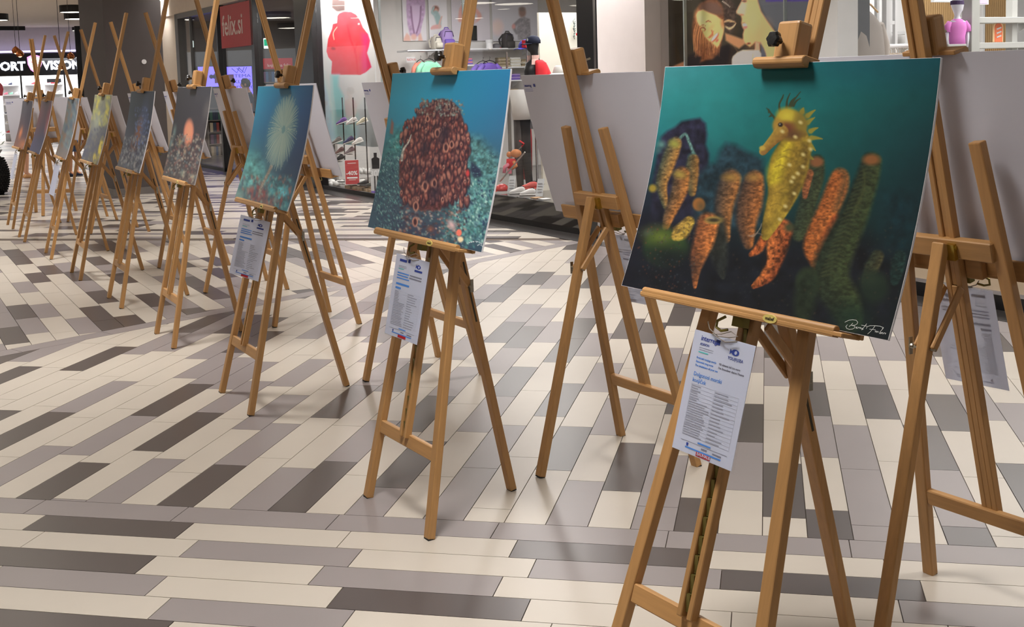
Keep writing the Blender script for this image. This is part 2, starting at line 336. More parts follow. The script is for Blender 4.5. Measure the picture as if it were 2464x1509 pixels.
for i in range(-32, 44):
    x0 = (-.891+i)*w
    if i in colB:
        X = onfloor(*colB[i][0]); v = X[1]; q = v % (4*w)-4*w; k0 = round((v-q)/(4*w))-1; s_ = colB[i][1]
        cf = (lambda s_, k0: (lambda r, k: s_[k-k0] if 0 <= k-k0 < len(s_) else rc()))(s_, k0)
    else: q = -random.random()*4*w; cf = lambda r, k: rc()
    lay(ZB, (x0, 0), (0, 1), (1, 0), [0], range(0, 26), lambda r: q, cf)
# diagonal border, a row of grey tiles; then the turned field behind it and the far field
ub = (math.cos(math.radians(60)), math.sin(math.radians(60)))
lay([(NFt, DFt)], (PB[0]-ub[0]*3, PB[1]-ub[1]*3), ub, NB, [0], range(0, 18), lambda r: .1, lambda r, k: 'G')
a = math.radians(130.3); uc = (math.cos(a), math.sin(a)); vc = (math.cos(a-PI/2), math.sin(a-PI/2)); o_ = onfloor(243.8, 794.7)
offs = {r: random.random()*4*w for r in range(-60, 60)}
for r_, px_, s_ in ((0, (188.2, 738.5), 'WDWG'), (1, (292, 769), 'WWGW')): pass
lay(ZC, (o_[0]-uc[0]*6, o_[1]-uc[1]*6), uc, vc, range(-34, 46), range(-2, 24), lambda r: offs[r], lambda r, k: rc())
lay([(NB, DB+.15), (NFt, DFt), ((-NB[0], -NB[1]), 60)], (-12.05, 7.2), (1, 0), (0, 1), [0], range(0, 24), lambda r: 0, lambda r, k: 'G')
for r in range(0, 220):
    q_ = random.random()*4*w; y_ = 7.35+r*w
    lay(ZD, (-40, y_), (1, 0), (0, 1), [0], range(0, 70), lambda r: q_, lambda r, k: rc())
def scr(P):
    c = (sum(p[0] for p in P)/len(P), sum(p[1] for p in P)/len(P)); x, y = px((*c, 0))
    if not (0 < x < IW and 0 < y < IH): return 0
    return area([px((*p, 0)) for p in P])
TH = .012
order = sorted(range(len(FLOOR_TILES)), key=lambda i: -scr(FLOOR_TILES[i][0]))
rest = MB(); full = {}
for n, i in enumerate(order):
    P, c, isfull, corner, ux = FLOOR_TILES[i]
    if area([(p[0], p[1]) for p in P]) and sum(P[k][0]*P[(k+1) % len(P)][1]-P[(k+1) % len(P)][0]*P[k][1] for k in range(len(P))) < 0: P = P[::-1]
    if n < 298:
        x0, y0 = P[0]; key = (c, tuple(round(ux[j], 3) for j in (0, 1)), len(P)) if isfull else None
        me = full.get(key) if key else None
        if me is None:
            me = MB().prism([(p[0]-x0, p[1]-y0, -TH) for p in P], (0, 0, TH)).mesh('tile', TM[c])
            if key: full[key] = me
        link('tile', me, floor_, Matrix.Translation((x0, y0, 0)))
    else: rest.mat('WGD'.index(c)).prism([(p[0], p[1], -TH) for p in P], (0, 0, TH))
tag(rest.build('tile', [TM['W'], TM['G'], TM['D']], floor_), kind='stuff')
# ---------------------------------------------------------------- building shell
m_ceil = M('ceiling_plaster', (216, 204, 190), .8); m_black = M('black_frame', (22, 22, 24), .25, spec=.5); m_dark = M('dark_strip', (58, 55, 54), .3)
m_cream = M('cream_wall', (226, 212, 196), .7); m_pillar = M('pillar_grey', (82, 75, 74), .6); m_white = M('white_paint', (235, 235, 236), .5); m_column = M('column_panel', (240, 232, 231), .35, noise=.02)
m_chrome = M('chrome', (190, 190, 195), .2, 1.); m_grey = M('frame_grey', (92, 90, 88), .4); m_glass = glassmat('shop_glass')
ST = 'structure'
tag(MB().box((-14, 14, CEIL+.1), (70, 62, .2)).build('ceiling', m_ceil), kind=ST)
def fbox(name, x0, x1, y0, y1, z0, z1, mat, kind=ST, bevel=0.):
    l = ((x0+x1)/2, (y0+y1)/2, z0); o = MB().box((0, 0, (z1-z0)/2), (abs(x1-x0), y1-y0, z1-z0)).build(name, mat, None, FM(l), bevel)
    if kind: tag(o, kind=kind)
    return o
XS = {k: fl(*v)[0] for k, v in dict(m715=(716, 100), m760=(757, 100), split=(913, 200), b0=(1397, 100), b1=(1460, 100), c1=(1582, 100), j1=(1640, 100), j2=(1880, 50), pE=(1962, 60), fL=(433, 200), rL=(527, 60), rR=(608, 60)).items()}
# dark stone strip and black base line along the shop fronts
fbox('trim_1', -16.5, 6.5, -.283, -.004, -.02, .002, m_dark); fbox('trim_2', -14.4, XS['b1'], -.004, .03, 0, .06, m_black)
fbox('trim_3', XS['c1'], 7.5, -.02, .03, 0, .1, m_black); fbox('trim_4', XS['c1'], 7.5, -.028, .0, .10, .125, m_chrome); fbox('trim_5', XS['c1'], 7.5, -.02, .03, .125, .24, M('beige_sill', (206, 186, 160), .5))
tag(MB().box((0, 0, CEIL/2), (60, .3, CEIL)).build('wall_opposite', M('opposite_wall', (150, 144, 138), .7), None, MF @ Matrix.Translation((-6, -19, 0))), kind=ST)
fbox('wall_front', -18.5, 8, -.02, .2, 3.0, CEIL, m_cream)
fbox('wall_left', -18.5, XS['fL'], .0, .25, 0, 3.0, m_cream)
# column between the sports shop and the poster window
fbox('wall_column', XS['b1']+.02, XS['c1']-.02, -.12, .5, 0, 3.0, m_column)
# frames
for k, (x0, x1) in enumerate(((XS['fL'], XS['fL']+.22), (XS['m715'], XS['m760']), (XS['b0'], XS['b0']+.30), (XS['b0']+.33, XS['b1']+.02))):
    fbox('trim_%d' % (10+k), x0, x1, -.04, .12, .0, 3.0, m_grey if k == 0 else m_black)
fbox('trim_20', XS['b0']+.295, XS['b0']+.335, -.05, .0, 0, 3.0, m_chrome)
fbox('trim_21', XS['fL'], XS['rL'], -.04, .1, 2.9, 3.0, m_grey)
fbox('trim_22', XS['rL']-.08, XS['rL'], -.04, .1, 0, 3.0, m_black); fbox('trim_23', XS['rR'], XS['rR']+.14, -.04, .1, 0, 3.0, m_black)
fbox('trim_24', XS['fL']+.9, XS['fL']+.94, -.0, .04, 0, 2.9, m_grey)
def glass(n, x0, x1, z0=.06, z1=3.0, y=.04):
    return tag(MB().box((0, 0, (z1-z0)/2), (x1-x0-.006, .012, z1-z0)).build('window_%d' % n, m_glass, None, FM(((x0+x1)/2, y, z0))), kind=ST)
seg = [XS['fL']+.2, XS['rL']-.08], [XS['rL'], XS['rR']], [XS['rR']+.14, XS['m715']], [XS['m760'], XS['split']], [XS['split'], -2.35], [-2.35, XS['b0']], [XS['c1'], XS['j1']], [XS['j1'], XS['j2']], [XS['j2'], XS['pE']+.05], [XS['pE']+.05, 4.6], [4.6, 6.2], [6.2, 7.6]
for n, (a_, b_) in enumerate(seg): glass(n+1, a_, b_, .06 if n < 6 else .24)
m_edge = M('glass_edge', (170, 180, 180), .2, spec=.8)
for n, x in enumerate((XS['split'], -2.35, XS['j1'], XS['j2'])): fbox('trim_%d' % (30+n), x-.006, x+.006, .025, .055, .06, 3.0, m_edge)
# shop interiors: floors, back walls, partitions
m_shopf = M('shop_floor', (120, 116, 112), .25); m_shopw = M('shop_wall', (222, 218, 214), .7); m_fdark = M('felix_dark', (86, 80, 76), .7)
m_white2 = M('shop_white', (214, 214, 214), .6)
X1, X2, X3 = -8.2, -17., 1.0       # side walls of the three shops
fbox('floor_sports', X1, .9, .06, 7, -.02, .004, m_shopf); fbox('wall_sports_back', X1, .9, 6.9, 7.0, 0, 3.1, m_shopw)
fbox('ceiling_sports', X1, .9, .1, 7, 3.0, 3.1, M('shop_ceiling', (170, 168, 166), .8)); fbox('wall_sports_left', X1-.1, X1, .8, 7, 0, 3.1, m_shopw); fbox('wall_sports_right', .85, .95, .55, 7, 0, 3.1, m_shopw)
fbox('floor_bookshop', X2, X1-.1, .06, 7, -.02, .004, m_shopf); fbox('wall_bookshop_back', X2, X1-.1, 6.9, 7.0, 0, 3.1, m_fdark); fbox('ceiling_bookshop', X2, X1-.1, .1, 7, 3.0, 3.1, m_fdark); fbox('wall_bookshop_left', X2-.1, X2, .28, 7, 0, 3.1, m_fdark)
fbox('floor_right_shop', X3, 8, .06, 7.4, -.02, .004, M('light_floor', (180, 176, 170), .4)); fbox('wall_right_shop_back', X3, 8, 7.3, 7.4, 0, 3.1, m_white2); fbox('ceiling_right_shop', X3, 8, .1, 7.4, 3.0, 3.1, m_white2); fbox('wall_right_shop_left', X3-.04, X3, .55, 7.4, 0, 3.1, m_white2); fbox('wall_right_shop_right', 8, 8.1, .1, 7.4, 0, 3.1, m_white2)
# pillar
pc = onfloor(275, 472); a45 = math.radians(45)
PM = Matrix.Translation((pc[0], pc[1], 0)) @ Matrix.Rotation(a45, 4, 'Z')
tag(MB().box((.42, .7, CEIL/2), (.84, 1.4, CEIL)).build('pillar', m_pillar, None, PM), kind=ST)
tag(MB().box((.42, .7, .05), (.87, 1.43, .1)).build('baseboard_pillar', M('pillar_base', (120, 114, 110), .5), None, PM), kind=ST)
# ---------------------------------------------------------------- easels
def wood(name, axis):
    m = M(name, (176, 132, 82), .42, noise=.13, nscale=9., stretch={'z': (9, 9, .6), 'x': (.6, 9, 9)}[axis], spec=.45); nt = m.node_tree
    oi = nt.nodes.new('ShaderNodeObjectInfo'); b = nt.nodes['Principled BSDF']; old = b.inputs['Base Color'].links[0].from_socket
    hs = nt.nodes.new('ShaderNodeHueSaturation'); mr = nt.nodes.new('ShaderNodeMapRange'); mr.inputs[3].default_value = .9; mr.inputs[4].default_value = 1.1; nt.links.new(oi.outputs['Random'], mr.inputs[0]); nt.links.new(mr.outputs[0], hs.inputs['Value']); nt.links.new(old, hs.inputs['Color']); nt.links.new(hs.outputs[0], b.inputs['Base Color'])
    tc = next(n for n in nt.nodes if n.type == 'TEX_COORD'); mp = next(n for n in nt.nodes if n.type == 'MAPPING'); ad = nt.nodes.new('ShaderNodeVectorMath'); nt.links.new(tc.outputs['Object'], ad.inputs[0]); nt.links.new(oi.outputs['Random'], ad.inputs[1]); nt.links.new(ad.outputs[0], mp.inputs[0]); return m
WV = wood('beech_upright', 'z'); WH = wood('beech_crosswise', 'x')
m_brass = M('brass', (200, 180, 95), .3, 1.); m_plate = M('plate_yellow', (226, 206, 120), .3, .3); m_brass2 = M('aged_brass', (128, 116, 62), .4, .8); m_knob = M('black_plastic', (18, 18, 20), .35); m_foot = M('rubber_foot', (25, 25, 25), .8); m_steel = M('zinc_steel', (170, 165, 150), .35, 1.); m_inkb = M('brown_ink', (60, 50, 30), .6)
PC = {}
def cached(key, fn):
    if key not in PC: PC[key] = fn()
    return PC[key]
def leg_mesh(s, top=1.415):
    mb = MB().bar((s*.255, .014, .004), (s*.128, .014, top), .038, .028); return mb.mesh('leg', WV, .004, seg=2)
def foot_mesh(s): return MB().bar((s*.2555, .014, -.002), (s*.2548, .014, .006), .034, .025).mesh('rubber_foot', m_foot)
TOPS = 2.28
def easel(mx, my, ang, tilt, d, s0, H, label, group='wooden easels in the photo exhibition', xtop=0., det=2, knob_on=True, sh=0.):
    W0 = Matrix.Translation((mx, my, 0)) @ Matrix.Rotation(math.radians(ang), 4, 'Z'); e = empty('easel', W0, label, 'easel', group)
    T = math.radians(tilt); P = Matrix.Rotation(-T, 4, 'X')       # board-plane frame: x across, y back, z up the slope
    def part(name, key, fn, parent=e, Mx=None): return link(name, cached(key, fn), parent, P if Mx is None else Mx)
    TL = math.asin(math.sin(T)+sh); PL = Matrix.Translation((0, -sh, 0)) @ Matrix.Rotation(-TL, 4, 'X')   # the leg frame may splay a little more than the print leans
    for s in (-1, 1):
        l = part('leg', ('leg', s), lambda: leg_mesh(s), e, PL); link('rubber_foot', cached(('foot', s), lambda: foot_mesh(s)), l)
    part('lower_crossbar', 'lxb', lambda: MB().box((0, .014, .285), (.425, .022, .048)).mesh('lower_crossbar', WH, .003), e, PL)
    part('upper_crossbar', 'uxb', lambda: MB().box((0, .026, 1.115), (.292, .03, .055)).mesh('upper_crossbar', WH, .003), e, PL)
    def mast():
        mb = MB()
        for s in (-1, 1): mb.bar((s*.0175, -.004, .295), (s*.0175, -.004, TOPS), .017, .026)
        mb.bar((0, -.006, 1.0), (0, -.006, TOPS-.002), .019, .018); mb.bar((0, .006, .295), (0, .006, 1.0), .019, .005); return mb.mesh('mast', WV, .002)
    mo = part('mast', 'mast', mast, e, Matrix.Rotation(-T-.016, 4, 'X') if not sh else PL)
    def teeth():
        mb = MB(); z = .31
        while z < .98:
            mb.prism([(-.006, -.008, z), (-.006, -.008, z+.004), (-.006, -.0165, z+.042), (-.006, .004, z+.046), (-.006, .004, z)], (.012, 0, 0)); z += .046
        return mb.mesh('ratchet_strip', m_brass2)
    link('ratchet_strip', cached('teeth', teeth), mo)
    # tray at s0
    TM_ = P @ Matrix.Translation((0, 0, s0))
    tr = part('tray', 'tray', lambda: MB().box((.01, -.049, -.006), (.68, .062, .011)).box((.01, -.0245, .018), (.7, .011, .056)).mesh('tray', WH, .002), e, TM_)
    link('tray_lip', cached('lip', lambda: MB().prism([(-.325, y, z) for y, z in ((-.0795, -.014), (-.06, -.014), (-.06, .006), (-.0635, .0105), (-.069, .0125), (-.0755, .0105), (-.0795, .005))], (.65, 0, 0)).mesh('tray_lip', WH, .0012)), tr)
    link('tray_lip_block', cached('lipb', lambda: MB().box((-.055, -.006, .018), (.05, .024, .056)).mesh('tray_block', WH, .002)), tr).name = 'tray_block'
    npb = link('nameplate', cached('plate', lambda: MB().loft([[(.137+.023*math.cos(2*PI*k/20)*q, y, -.003+.0105*math.sin(2*PI*k/20)*q) for k in range(20)] for y, q in ((-.0785, 1), (-.0815, .95))]).mesh('nameplate', m_plate)), tr)
    if det > 1: 
        if 'mbt' not in PC: t_ = text('mabef', .011, m_inkb, None, None, 'lettering', .0002, 'CENTER', bold=.0002); PC['mbt'] = t_.data; bpy.data.objects.remove(t_)
        link('lettering', PC['mbt'], npb, Matrix.Translation((.137, -.0819, -.006)) @ XZ)
    def bracket():
        mb = MB().box((.004, -.036, -.026), (.036, .022, .026)); mb.tube([(-.034, -.05, -.02), (-.05, -.06, -.034), (-.05, -.06, -.05), (-.03, -.062, -.056), (-.014, -.056, -.05)], .0035, 6); return mb.mesh('brass_catch', m_brass2)
    link('brass_catch', cached('brk', bracket), tr)
    # rear leg, hinged on the upper crossbar
    ct, st = math.cos(T), math.sin(T)
    def pl(x, y, s): return Vector((x, s*st+y*ct, s*ct-y*st))
    top = pl(0, .058, 1.125); foot = Vector((0, d, .0)); u = (foot-top).normalized()
    rl = MB().bar(top-u*.012, foot-u*.004, .038, .028).build('rear_leg', WV, e, None, .004, seg=2)
    MB().bar(foot-u*.008, foot-u*.0, .034, .024).build('rubber_foot', m_foot, rl)
    q = top.lerp(foot, .25); q2 = top.lerp(foot, .38)
    MB().bar(top.lerp(foot, .17)+Vector((.0196, 0, 0)), q2+Vector((.0196, 0, 0)), .0012, .007).build('slot', m_inkb, rl)
    hx = link('hinge', cached('hinge', lambda: MB().box((0, 0, 0), (.03, .02, .045)).tube([(-.018, 0, .012), (.018, 0, .012)], .006).mesh('hinge', m_brass)), e, Matrix.Translation(pl(-.024, .044, 1.11)) @ P)
    for sx in (-1, 1):
        a_ = pl(sx*.027, .03, 1.0); b_ = q+Vector((sx*.027, 0, 0)); MB().bar(a_, b_, .011, .024).build('brace', WV, e, None, .003)
    wn = MB().tube([q+Vector((-.036, 0, 0)), q+Vector((.05, 0, 0))], .004, 8).ball(q+Vector((.042, 0, 0)), .009, 8, 5); wn.box(q+Vector((.046, .0, .014)), (.004, .012, .02)); wn.box(q+Vector((.046, .0, -.014)), (.004, .012, .02)); wn.build('wing_nut', m_steel, e)
    # top clamp
    CM = P @ Matrix.Translation((xtop, 0, s0+H))
    def blk(): return MB().box((0, -.022, .053), (.072, .05, .104)).mesh('clamp_block', WV, .008, seg=2)
    cb = part('clamp_block', 'blk', blk, e, CM)
    def hook(): return MB().prism([(-.083, y, z) for y, z in ((-.005, .001), (-.0395, .001), (-.0395, -.014), (-.056, -.014), (-.065, -.005), (-.065, .006), (-.057, .0135), (-.005, .0135))], (.166, 0, 0)).mesh('clamp_hook', WH, .002)
    link('clamp_hook', cached('hook', hook), cb)
    def knob():
        mb = MB(); rs = []
        for y, r in ((-.055, .007), (-.067, .008), (-.069, .017), (-.081, .0195), (-.087, .016), (-.088, .006)):
            rs.append([(-.008+r*(1+.1*math.cos(6*2*PI*k/24))*math.cos(2*PI*k/24), y, .05+r*(1+.1*math.cos(6*2*PI*k/24))*math.sin(2*PI*k/24)) for k in range(24)])
        return mb.loft(rs).mesh('knob', m_knob)
    if knob_on: link('knob', cached('knob', knob), cb)
    link('screw', cached('screw', lambda: MB().tube([(-.008, -.05, .05), (-.008, -.08, .05)], .004).mesh('screw', m_steel)), cb)
    return e, W0, P
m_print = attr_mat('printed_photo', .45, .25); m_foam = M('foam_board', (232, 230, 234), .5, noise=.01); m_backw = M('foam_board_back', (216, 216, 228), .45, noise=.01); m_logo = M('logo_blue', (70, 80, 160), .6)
def board(W0, P, s0, H, Wd, sag, label, painter, nx, ny, gain, group=None, logo=True, top=-.034, bot=-.05):
    root = empty('photo_board', W0 @ P @ Matrix.Translation((0, 0, s0)), label, 'picture', group)
    th = .0055
    def surf(u, v, off): # u across 0..1 (left to right from the front), v up
        y = bot+(top-bot)*v+sag*4*v*(1-v)+off; return np.stack([(u-.5)*Wd, y, v*H+.002], 1)
    k = 13; v = np.linspace(0, 1, k); mb = MB(); F = [surf(np.full(k, u_), v, o_) for u_, o_ in ((0., 0.), (1., 0.), (1., th), (0., th))]
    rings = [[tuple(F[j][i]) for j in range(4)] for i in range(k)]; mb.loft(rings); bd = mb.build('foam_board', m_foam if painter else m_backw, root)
    Mw = np.array(W0 @ P @ Matrix.Translation((0, 0, s0)))
    if painter:
        def pf(u, v, Pl):
            Wp = Pl @ Mw[:3, :3].T+Mw[:3, 3]; d = Wp-CAM; z = d@FW; X = IW/2+FPX*(d@RT)/z; Y = IH/2+PPY-FPX*(d@UP)/z
            p = Paint(X, Y); painter(p, u, 1-v); return p.C
        m = .004/Wd
        link('printed_photo', grid_mesh('printed_photo', nx, ny, lambda u, v: surf(m*.3+u*(1-m*.6), .002+v*.996, -.0006), pf, m_print, gain), root)
    if logo:
        lg = empty('logo', Matrix()); lg.parent = root; lg.matrix_world = Matrix.Identity(4); lg.matrix_local = Matrix.Translation((Wd*.5-.012, top+th+.0022, H-.035)) @ Matrix.Rotation(PI, 4, 'Z')
        text('interreg', .017, m_logo, lg, Matrix.Translation((0, 0, -.012)) @ XZ); MB().box((.078, 0, -.006), (.014, .0004, .012)).build('flag_mark', m_logo, lg)
        for z in (-.022, -.03): MB().box((.03, 0, z), (.06, .0004, .002)).build('text_line', M('faint_blue', (150, 155, 205), .6), lg)
    return root
# ---------------------------------------------------------------- the prints
def paint_seahorse(p0, U, V):
    p = p0.zoom(1480, 130, .4638)
    p.bg(U, V, [[(66, 146, 152), (52, 136, 140), (34, 118, 122), (28, 104, 116), (24, 92, 104)], [(48, 138, 140), (44, 134, 134), (30, 118, 118), (24, 104, 104), (22, 84, 88)], [(36, 118, 122), (38, 122, 122), (26, 108, 106), (20, 90, 90), (22, 70, 76)],
        [(26, 80, 88), (28, 88, 92), (22, 88, 88), (18, 76, 76), (18, 54, 60)], [(26, 40, 54), (26, 52, 60), (22, 60, 62), (18, 56, 56), (17, 46, 50)], [(26, 28, 42), (24, 32, 44), (20, 36, 40), (18, 38, 40), (18, 40, 44)], [(22, 22, 34), (18, 24, 34), (17, 26, 32), (18, 30, 30), (18, 36, 38)], [(20, 22, 34), (18, 22, 32), (18, 22, 30), (20, 28, 28), (18, 34, 34)]])
    p.tex(.05, 60, 4)
    p.poly([(240, 430), (270, 400), (310, 380), (345, 350), (400, 338), (440, 332), (470, 360), (478, 420), (470, 470), (488, 520), (480, 620), (470, 760), (440, 900), (180, 900), (190, 700), (215, 540)], (38, 38, 56), 10, 1, .5, 26, 5)
    p.poly([(430, 620), (480, 575), (520, 560), (540, 500), (575, 460), (630, 470), (680, 500), (740, 525), (770, 545), (775, 620), (770, 760), (760, 900), (400, 900), (410, 740)], (34, 56, 66), 16, .85, .5, 30, 8)
    p.poly([(1380, 720), (1450, 700), (1560, 720), (1600, 760), (1560, 1000), (1500, 1250), (1380, 1100), (1370, 900)], (18, 50, 58), 40, .6, .4, 40, 6)
    p.poly([(60, 1200), (150, 860), (230, 800), (420, 880), (560, 980), (700, 1000), (960, 940), (1060, 1020), (1250, 900), (1400, 1020), (1560, 1080), (1420, 1500), (40, 1220)], (20, 24, 32), 60, .8, .5, 60, 9)
    p.stroke([(330, 445), (365, 415), (385, 460), (410, 520)], [8, 7, 8, 9], (92, 128, 122), .5, .5, 8)
    for (a, b, r, c) in ((240, 470, 20, (90, 130, 126)), (225, 500, 16, (60, 96, 100)), (400, 535, 18, (70, 120, 110)), (175, 930, 22, (50, 60, 76)), (640, 655, 16, (80, 120, 110))): p.ell(a, b, r, r*.9, c, .7)
    S = lambda pts, w, c, sh, ts=15, tx=.5, sd=1, soft=.2: p.stroke(pts, [q*1.08 for q in w], c, soft, tx, ts, sd, sh, 1., .55)
    S([(312, 462), (290, 520), (262, 600), (240, 680), (262, 790)], [30, 36, 34, 28, 14], (60, 70, 60), (176, 122, 60), sd=2)
    p.ell(308, 466, 30, 20, (150, 150, 70), .5, 20, .8)
    S([(405, 550), (398, 620), (400, 720)], [28, 34, 18], (60, 68, 56), (150, 104, 52), sd=3)
    S([(345, 625), (335, 700), (305, 780), (275, 850), (262, 900)], [38, 40, 32, 26, 16], (70, 60, 50), (186, 118, 58), sd=4)
    p.ell(335, 625, 34, 20, (160, 140, 66), .5, 10, .7)
    p.ell(195, 697, 20, 20, (150, 130, 50), .4)
    S([(598, 650), (585, 700), (565, 780), (560, 880), (575, 960)], [50, 54, 48, 38, 20], (48, 48, 50), (168, 108, 56), sd=5)
    p.ell(600, 640, 44, 22, (158, 122, 62), .5, 0, .7)
    p.ell(434, 780, 32, 34, (150, 98, 50), .2); p.ell(446, 790, 20, 24, (86, 74, 50), .6, 0, .6)
    S([(722, 650), (712, 700), (695, 780), (680, 870), (690, 985)], [44, 56, 62, 50, 26], (60, 50, 46), (180, 108, 54), sd=6)
    p.ell(718, 640, 40, 22, (170, 130, 66), .5, 0, .6)
    S([(1048, 560), (1040, 640), (1010, 740), (980, 840), (950, 940)], [36, 42, 44, 40, 30], (44, 56, 44), (64, 72, 46), sd=7); p.ell(1045, 560, 36, 26, (140, 92, 58), .3)
    S([(1006, 620), (992, 680), (985, 740)], [22, 20, 12], (120, 76, 50), (160, 96, 60), sd=8)
    S([(1166, 640), (1150, 700), (1110, 800), (1060, 900), (1025, 1000), (1050, 1080), (1075, 1160)], [44, 54, 52, 48, 46, 36, 14], (150, 84, 42), (200, 116, 58), sd=9)
    p.stroke([(1160, 600), (1195, 640), (1150, 800)], [10, 16, 20], (90, 74, 50), .8, .4, 10, 2, None, .6)
    p.stroke([(1150, 860), (1110, 960), (1080, 1060), (1072, 1150)], [26, 36, 34, 14], (176, 82, 42), .4, .5, 20, 3, None, .8)
    S([(1330, 560), (1310, 640), (1270, 760), (1230, 860), (1180, 960), (1130, 1080), (1120, 1180), (1180, 1280), (1220, 1380)], [48, 56, 62, 70, 78, 86, 92, 84, 60], (34, 44, 34), (64, 76, 44), 22, .5, 10)
    p.ell(1330, 548, 44, 28, (150, 98, 56), .4); p.stroke([(1292, 600), (1290, 700), (1240, 820)], [6, 8, 10], (84, 92, 50), .9, .3, 10, 1, None, .5)
    for k in range(26): y = 600+k*22; x = 1325-k*8.6; p.stroke([(x-52, y+10), (x, y-6), (x+34, y+12)], [3, 5, 2], (86, 88, 52), .9, .3, 9, k, None, .4)
    p.stroke([(860, 915), (845, 990), (820, 1080), (790, 1150), (720, 1205)], [62, 56, 46, 36, 14], (182, 104, 54), .16, .8, 14, 11, (120, 60, 34))
    p.stroke([(770, 960), (745, 1010), (705, 1040)], [22, 24, 12], (160, 84, 44), .3, .7, 12, 12); p.ell(905, 900, 28, 24, (70, 74, 50), .4, 0, .8); p.ell(775, 1070, 12, 44, (24, 24, 28), .4, 10)
    p.ell(262, 1010, 116, 100, (34, 54, 36), .12); p.ell(238, 950, 76, 46, (104, 118, 44), .8, 10, .8); p.ell(330, 1000, 40, 34, (60, 90, 44), .9, 0, .7); p.ell(290, 1060, 100, 60, (20, 28, 28), .8, 0, .8)
    S([(385, 870), (345, 920), (315, 945)], [26, 38, 22], (150, 120, 58), (176, 146, 62), sd=13)
    p.stroke([(515, 880), (530, 980), (545, 1080), (560, 1160)], [52, 54, 40, 10], (40, 44, 40), .3, .5, 18, 13)
    S([(480, 880), (462, 960), (432, 1050), (418, 1130), (414, 1210)], [52, 50, 40, 22, 8], (108, 66, 44), (206, 122, 62), sd=14)
    p.ell(512, 862, 46, 20, (150, 128, 70), .3); p.ell(512, 862, 28, 9, (56, 50, 36), .5)
    p.ell(1000, 1180, 58, 70, (52, 66, 40), .25); p.stroke([(1000, 1180), (985, 1280), (975, 1360)], [56, 58, 40], (36, 48, 34), .4, .4, 30, 15)
    S([(1360, 1050), (1330, 1110), (1300, 1180)], [32, 36, 20], (44, 54, 42), (84, 80, 52), sd=15)
    p.ell(1345, 1210, 78, 84, (32, 48, 38), .3); p.ell(1330, 1170, 50, 34, (50, 66, 48), .8, 0, .6); S([(1478, 1050), (1462, 1120), (1450, 1180)], [30, 34, 20], (26, 48, 46), (34, 60, 56), sd=16)
    p.ell(1240, 1370, 90, 70, (26, 54, 42), .8, 0, .7); p.ell(360, 1110, 200, 60, (18, 22, 32), .8, 0, .5)
    p.speck(240, (120, 880, 420, 1250), (2, 6), [(70, 80, 84), (50, 40, 44), (120, 70, 50)], 3, .35); p.speck(200, (560, 900, 1500, 1400), (2, 7), [(50, 64, 56), (40, 50, 44), (84, 66, 48)], 4, .3)
    # the seahorse
    Y1, Y2, Y3 = (206, 184, 52), (170, 142, 48), (112, 92, 36)
    for a, b in (((1000, 320), (1040, 290)), ((1000, 355), (1036, 330)), ((1015, 400), (1054, 382)), ((1020, 435), (1076, 441)), ((1010, 470), (1040, 502)), ((1000, 530), (1030, 548)), ((970, 300), (978, 280))):
        p.stroke([a, ((a[0]+b[0])/2, (a[1]+b[1])/2-2), b], [14, 8, 2], (150, 140, 56), .3)
    for pts in ([(856, 300), (852, 262), (868, 228), (874, 210)], [(890, 280), (893, 240), (908, 204)], [(912, 270), (928, 240), (962, 196)], [(925, 268), (940, 244), (962, 230)], [(905, 272), (915, 245), (935, 225)], [(835, 340), (812, 312), (786, 280)], [(812, 318), (798, 326)], [(800, 300), (797, 285)]):
        p.stroke(pts, [7]+[4.5]*(len(pts)-2)+[2], (58, 66, 44), .4)
    p.stroke([(930, 420), (935, 480), (905, 570), (885, 650), (868, 730), (838, 810), (806, 880), (780, 945)], [62, 84, 102, 96, 74, 58, 42, 22], Y3, .07, .35, 22, 21, (176, 148, 54))
    p.stroke([(905, 470), (870, 540), (838, 610), (822, 660)], [30, 40, 42, 26], Y1, .6, .25, 16, 22, None, .9); p.stroke([(940, 470), (915, 560), (900, 640)], [26, 26, 22], (150, 118, 44), .9, .4, 14, 23, None, .6)
    p.stroke([(835, 700), (815, 780), (795, 850)], [26, 26, 20], (196, 160, 60), .7, .3, 16, 24, None, .8); p.stroke([(990, 480), (985, 560), (955, 650), (930, 720), (890, 800)], [16, 26, 28, 22, 14], (96, 76, 34), .9, .4, 12, 25, None, .7)
    for k, (x, y) in enumerate(((905, 500), (880, 535), (860, 580), (900, 590), (940, 560), (870, 640), (915, 640), (850, 720), (885, 700), (840, 780))): p.stroke([(x-34, y+8), (x, y-4), (x+30, y+10)], [2, 4, 2], (120, 98, 40), .9, .2, 8, k, None, .5)
    p.ell(908, 372, 88, 82, (150, 124, 50), .08); p.ell(890, 318, 52, 40, (190, 168, 58), .3); p.ell(892, 322, 26, 20, (214, 196, 70), .8, 0, .8); p.ell(965, 350, 34, 54, (136, 118, 50), .5, 0, .8)
    p.ell(885, 388, 46, 34, (116, 66, 46), .5); p.ell(925, 420, 50, 24, (96, 64, 42), .6, 0, .8); p.ell(846, 372, 26, 30, (176, 138, 60), .5)
    p.stroke([(862, 405), (828, 440), (795, 475), (768, 506)], [38, 28, 23, 20], (186, 150, 66), .1, .15, 14, 26, (132, 96, 46)); p.ell(764, 488, 16, 12, (196, 166, 74), .3); p.ell(770, 512, 14, 9, (150, 110, 60), .3)
    p.ell(858, 367, 12, 11, (36, 30, 30), .3); p.ell(855, 364, 4, 4, (150, 150, 140), .4)
    for x, y in ((1015, 494), (975, 585), (948, 620), (915, 662), (930, 724), (884, 790), (855, 858), (976, 522), (962, 355), (935, 430), (905, 575), (868, 402), (1008, 450), (925, 640)): p.ell(x, y, 12, 9, (214, 196, 128), .5, 30, .85)
